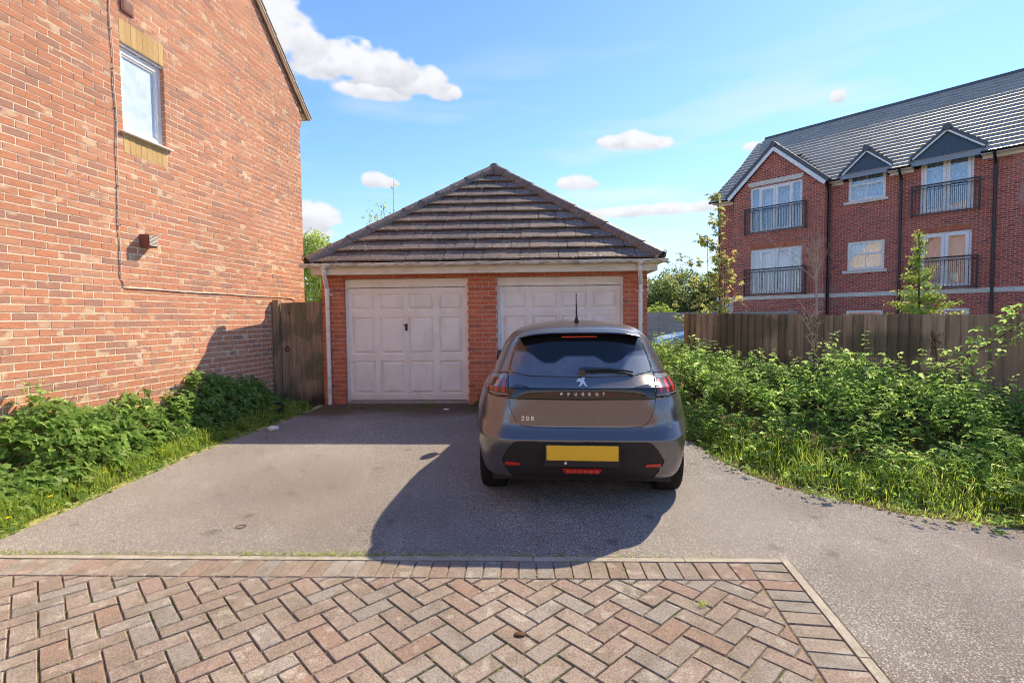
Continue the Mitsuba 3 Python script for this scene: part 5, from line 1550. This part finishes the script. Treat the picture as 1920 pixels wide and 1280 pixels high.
for (x, y, s_, top, lab) in ((11.2, 39, 2.3, 4.6, 'leafy green tree in the far hedgerow just right of the garage'), (13.6, 41, 2.4, 5.4, 'middle tree of the far hedgerow behind the concrete fence'), (16.4, 40, 2.2, 5.0, 'dark green tree of the far hedgerow behind the young sycamore'), (18.6, 43, 2.6, 5.6, 'far hedgerow tree nearest the apartment block'), (8.6, 44, 2.6, 4.6, 'far hedgerow tree mostly hidden by the garage roof corner')):
    bl = [((x, y, top - s_ * .9), (s_, s_ * .9, s_ * .9)), ((x - s_ * .6, y - .5, top - s_ * 1.5), (s_ * .8, s_ * .7, s_ * .9)), ((x + s_ * .6, y + .2, top - s_ * 1.4), (s_ * .8, s_ * .7, s_ * .9)), ((x + .3, y - 1, top - s_ * 2.1), (s_ * 1.1, s_ * .8, s_ * .9))]
    blob_tree('hedgerow_tree', (x, y, -1.2), bl, 20000, .21, 'wood_leaf', lab, trunk_r=.18, seed=int(x), group=None)
blob_tree('bright_bush', (7.75, 27, -.8), [((7.75, 27, 1.25), (.95, .7, .95)), ((7.2, 27, .8), (.8, .6, .9)), ((8.35, 26.9, 1.0), (.7, .6, .9)), ((6.7, 27, .6), (.6, .6, .8))], 5000, .13, 'bright_leaf', 'bright yellow green bush above the grey concrete fence', trunk_r=.06, seed=5, cat='bush')
blob_tree('willow_tree', (-5.6, 15, -.2), [((-5.4, 14.6, 2.1), (.75, .8, 1.5)), ((-6.2, 15, 2.4), (.8, .8, 1.5)), ((-4.9, 15, 1.6), (.6, .7, 1.2)), ((-5.7, 15, 3.35), (.5, .6, .75))], 17000, .095, 'bright_leaf', 'pale green tree in the gap between the house and the garage', tpl=SINGLE, trunk_r=.08, seed=9)
# young sycamore by the apartment corner: several stems with clusters of large leaves
k_ = 'young_sycamore'
mb = MB(); LP = []; LT = []
for i, (dx, top, r) in enumerate(((0, 4.75, .034), (-.35, 3.6, .022), (.25, 3.2, .022), (-.75, 3.1, .02), (.1, 4.0, .02), (-1.15, 2.9, .016), (.42, 2.5, .016))):
    b = np.array([5.70 + dx * .25, 14. + RV.uniform(-.2, .2), -.2]); t_ = np.array([5.62 + dx, 14. + RV.uniform(-.3, .3), top])
    u = np.linspace(0, 1, 8); pts = b + np.outer(u, t_ - b) + np.outer(np.sin(u * np.pi), RV.normal(0, .05, 3) * [1, 1, 0])
    mb.tube(pts, np.linspace(r, r * .3, 8), 6)
    for j in range(16 if i else 24):
        v_ = RV.uniform(.42, 1.0); p = b + v_ * (t_ - b); a = RV.uniform(0, 6.28); l = RV.uniform(.10, .55) * (1.25 - v_ * .8)
        e = p + [l * math.cos(a), l * math.sin(a), l * .5]; mb.tube([p, e], [r * .3, .003], 4)
        for _ in range(RV.integers(4, 7)): LP.append(e + RV.normal(0, .06, 3)); LT.append(np.clip(RV.uniform(.1, .7) + .35 * (e[0] > 5.7) * (e[2] < 3.4), 0, 1))
put(k_ + '__trunk', mb, 'bark', smooth=40)
mb = MB(); scatter(mb, MAPLE, LP, RV.uniform(.075, .125, len(LP)), rots(len(LP), None, (.35, .4), .4), np.array(LT)); put(k_ + '__crown', mb, 'maple_leaf')
tag(k_, 'young tree with sparse bronze tinged leaves at the corner of the apartments', 'tree')
# narrow conical tree of light green leaves
k_ = 'conical_tree'
mb = MB(); LP = []; TN = []
X0, Y0 = 9.56, 12.0
mb.tube([(X0, Y0, -.3), (X0 + .02, Y0, 1.5), (X0 - .02, Y0, 3.45)], [.035, .025, .006], 7)
for i in range(110):
    z = 3.40 - 2.6 * RV.uniform(0, 1) ** .75; w_ = .07 + .34 * ss(3.2, 1.9, z) + .30 * ss(2.2, 1.3, z); a = RV.uniform(0, 6.28); l = w_ * RV.uniform(.6, 1.15)
    e = np.array([X0 + l * math.cos(a), Y0 + l * math.sin(a), z + .10 * l]); p = np.array([X0, Y0, z - .12])
    mb.tube([p, (p + e) / 2 + [0, 0, .02], e], [.006, .004, .002], 4)
    for _ in range(int(16 + 70 * l)):
        u = RV.uniform(.25, 1.08); LP.append(p + u * (e - p) + RV.normal(0, .045, 3) * [1, 1, .55]); TN.append(RV.uniform(.05, .95))
put(k_ + '__trunk', mb, 'bark', smooth=40)
mb = MB(); scatter(mb, OVAL, LP, RV.uniform(.045, .08, len(LP)), rots(len(LP), None, (.15, .4), .35), np.array(TN)); put(k_ + '__crown', mb, 'bright_leaf')
tag(k_, 'slender conical tree with light green leaves rising behind the fence', 'tree')
# bare sapling with pale twigs
k_ = 'bare_sapling'
mb = MB(); X0, Y0 = 7.76, 13.
mb.tube([(X0, Y0, -.3), (X0 + .01, Y0, 1.6), (X0 - .02, Y0, 2.6), (X0 - .05, Y0, 2.85)], [.032, .028, .024, .02], 8)
put(k_ + '__trunk', mb, 'pale_twig', smooth=40)
mb = MB()
for i in range(15):
    p = np.array([X0 - .02, Y0, RV.uniform(2.2, 2.85)]); d_ = np.array([RV.normal(-.12, .38), RV.normal(0, .3), RV.uniform(.2, 1.25)]); e = p + d_
    mb.tube([p, p + d_ * .5 + RV.normal(0, .05, 3), e], [.009, .006, .003], 4)
    for _ in range(5):
        u = RV.uniform(.4, 1); c = p + u * d_; g_ = c + RV.normal(0, .10, 3); mb.tube([c, g_], [.004, .002], 3)
        for __ in range(3): h_ = g_ + RV.normal(0, .02, 3); mb.tube([h_, h_ + RV.normal(0, .02, 3)], [.006, .003], 4)
put(k_ + '__twigs', mb, 'pale_twig')
tag(k_, 'leafless sapling with pale stem and twigs before the apartment gable', 'tree')
# top of a sapling that shows above the left slope of the garage roof
k_ = 'thin_sapling'
mb = MB(); LP = []
for b, t_ in (((-3.75, 16, 0), (-3.62, 16, 5.75)), ((-3.9, 16, 0), (-3.95, 16, 5.05)), ((-4.1, 16.1, 0), (-4.40, 16, 4.78)), ((-4.1, 16.1, 0), (-4.15, 16, 4.7))):
    mb.tube([b, (np.array(b) + t_) / 2 + RV.normal(0, .06, 3), t_], [.025, .015, .005], 5)
    for _ in range(30 if t_[2] < 5.5 else 8): LP.append(np.array(t_) + RV.normal(0, .14, 3) - [0, 0, .12])
for _ in range(150): LP.append(np.array([RV.uniform(-4.4, -3.6), 16, RV.uniform(1.5, 4.3)]) + RV.normal(0, .15, 3))
put(k_ + '__trunk', mb, 'bark', smooth=40)
mb = MB(); scatter(mb, SINGLE, LP, RV.uniform(.07, .13, len(LP))); put(k_ + '__crown', mb, 'bright_leaf')
tag(k_, 'thin sapling whose top shows above the left roof slope of the garage', 'tree')

# ---------------------------------------------------------------- small things
prof = np.array([(.0, .0), (.11, .0), (.125, .02), (.142, .155), (.152, .158), (.152, .175), (.136, .175), (.118, .03), (0, .03)])
m_ = trimesh.creation.revolve(prof, sections=32)
put('plant_pot', m_, 'matt_black', T_ := np.array([[1, 0, 0, -3.52], [0, .97, -.24, 7.48], [0, .24, .97, .03], [0, 0, 0, 1.]]), smooth=35, label='black plastic pot half hidden by the brambles near the gate', cat='plant pot')
mat('paper_white', (.72, .70, .66), .7, .2)


def crumple(key, x, y, s_, label, cat, flat=.45, bs='paper_white', group=None):
    m_ = trimesh.creation.icosphere(2, 1.0); v = np.array(m_.vertices)
    v = v * (.62 + .75 * meshkit.fbm(v * 1.9 + [x * 7, y * 3, 1], 3, 5))[:, None] * [s_, s_ * .7, s_ * flat]
    v = v + [x, y, float(gz(y)) + s_ * flat * .55]
    put(K(key), trimesh.Trimesh(v, m_.faces, process=False), bs, smooth=False, label=label, cat=cat, group=group)


crumple('paper_scrap', -3.13, 6.60, .075, 'crumpled white paper on the left driveway edge', 'litter')
crumple('paper_scrap', -1.03, 7.85, .045, 'small white scrap on the dark tarmac before the left garage door', 'litter', .25)
crumple('paper_scrap', -.47, 7.05, .035, 'white scrap lying on the tarmac just left of the parked car', 'litter', .25)
crumple('dry_leaf', .02, 2.28, .026, 'curled brown dead leaf on the block paving', 'leaf', .4, 'stem_brown')
mat('petal_dry', (.24, .12, .05), .8, .2)
for i, w_ in enumerate(('first', 'second', 'third', 'fourth', 'fifth')):
    p = drive_line.interpolate(4.3 + .55 * i)
    crumple('dry_leaf', p.x + RV.normal(-.04, .07), p.y + RV.normal(-.06, .06), RV.uniform(.012, .028), w_ + ' brown dead leaf on the tarmac along the right verge, counting away from the car', 'leaf', .35, 'petal_dry', 'dead leaves along the right verge')
mb = MB()
q = np.array([[drive_line.interpolate(u_).x, drive_line.interpolate(u_).y] for u_ in RV.uniform(1.6, 7.6, 620)]) + RV.normal(0, .05, (620, 2)) + [-.015, -.02]
q = q[mfbm(q, 4, 2, 15) > .42]
scatter(mb, OVAL, np.c_[q, gz(q[:, 1]) + .003], RV.uniform(.008, .026, len(q)), rots(len(q), None, (.0, .3), .4))
put('leaf_litter', mb, 'petal_dry', label='brown leaf crumbs and grit along the right edge of the tarmac', cat='leaf litter', kind='stuff')
t_ = np.linspace(0, 2 * np.pi, 21)
put('rubber_ring', MB().tube(np.c_[-1.935 + .032 * np.cos(t_), 3.55 + .030 * np.sin(t_), .004 + 0 * t_], .0024, 6), 'matt_black', smooth=True, label='small black ring lying on the sunlit tarmac', cat='ring')
# weeds at the garage door and on the paving
for x, y, n, s_, lab in ((-1.33, 8.24, 26, .10, 'grass tuft growing at the foot of the left garage door'), (.94, 2.5, 16, .035, 'tiny pale weed growing in a paving joint'), (-2.62, 8.15, 14, .05, 'small grass tuft at the foot of the left garage pillar')):
    mb = MB(); q = np.c_[x + RV.normal(0, .01 + s_ * .12, n), y + RV.normal(0, .012, n)]
    blades(mb, q, gz(q[:, 1]), np.full(n, s_) * RV.uniform(.6, 1.2, n), np.full(n, .0022), RV.random(n)); put(K('grass_tuft'), mb, 'grass_blade', label=lab, cat='weed')
mb = MB(); pts = np.c_[RV.normal(-.50, .07, 120), RV.normal(8.12, .05, 120), .06 + np.abs(RV.normal(0, .11, 120))]
scatter(mb, OVAL, pts, RV.uniform(.03, .06, 120)); put('climbing_weed', mb, 'dark_leaf', label='dark leafy weed at the foot of the central brick pillar', cat='weed')
mb = MB()                                                                  # moss and seedlings in the paving joints
q = np.c_[RV.uniform(-3.2, 1.5, 2600), RV.uniform(1.7, 3.0, 2600)]
q = q[(mfbm(q, 3.2, 3, 61) > .57)]
solid = shapely.STRtree([Polygon(b).buffer(-.002) for b in PV])
hit = np.zeros(len(q), bool); ii = solid.query(shapely.points(q), predicate='intersects'); hit[ii[0]] = True
q = q[~hit & shapely.contains_xy(paving_poly, q[:, 0], q[:, 1])]
scatter(mb, OVAL, np.c_[q, np.full(len(q), -.002)], RV.uniform(.008, .020, len(q)), rots(len(q), None, (-.4, .5), .5))
q = np.array([kp(a, RV.normal(-.015, .012)) for a in np.concatenate([RV.normal(2.75, .45, 420), RV.uniform(.3, 5.2, 330), RV.normal(4.7, .3, 150)])])
blades(mb, q, np.full(len(q), -.004), RV.uniform(.012, .045, len(q)), np.full(len(q), .0018), RV.random(len(q)))
put('joint_weeds', mb, 'grass_blade', label='tiny weeds and grass in the paving joints and along the kerb line', cat='weeds', kind='stuff')
mb = MB()
q = np.c_[RV.uniform(-2.6, 1.9, 900), 8.10 + np.abs(RV.normal(0, .10, 900)) * -1 + .05]
q = q[mfbm(q, 2.2, 2, 88) > .5]
scatter(mb, OVAL, np.c_[q, gz(q[:, 1]) + RV.uniform(0, .02, len(q))], RV.uniform(.010, .028, len(q)), rots(len(q), None, (-.2, .5), .5))
put('moss_patch', mb, 'dark_leaf', label='moss and small weeds on the tarmac before the garage doors', cat='moss', kind='stuff')

# ---------------------------------------------------------------- houses across the road, behind the camera (they show in the car's paint and the windows)
HB = frame((-14., -15.5), (1., .04))
tag('street_house', 'two storey brick houses across the road behind the viewpoint', 'house')
win = [sbox(x, z, x + 1.3, z + 1.2) for x in (2, 5.2, 9, 12.2, 16, 19.2, 23) for z in (.9, 3.5)]
put('street_house__wall', MB().plate(sbox(0, -.2, 27, 5.2).difference(unary_union(win)), -.3, 0), 'street_brick', HB)
for w_ in win:
    x0, z0, x1, z1 = w_.bounds
    put(K('street_house__window'), MB().box(x0, x1, -.22, -.15, z0, z1), 'screen_glass', HB)
    put(K('street_house__window_frame'), MB().box(x0, x1, -.15, -.08, z0, z0 + .08).box(x0, x1, -.15, -.08, z1 - .08, z1).box(x0, x0 + .08, -.15, -.08, z0 + .08, z1 - .08).box(x1 - .08, x1, -.15, -.08, z0 + .08, z1 - .08), 'white_clean', HB)
put('street_house__roof', MB().add([(-.4, .4, 5.0), (27.4, .4, 5.0), (27.4, -4, 8.6), (-.4, -4, 8.6), (-.4, -8.4, 5.0), (27.4, -8.4, 5.0)], [(0, 1, 2, 3), (3, 2, 5, 4)]), 'house_tile', HB)
put('street_house__back_wall', MB().box(0, 27, -8, -7.8, -.2, 5.2).box(0, .2, -7.8, -.3, -.2, 5.2).box(26.8, 27, -7.8, -.3, -.2, 5.2), 'street_brick', HB)
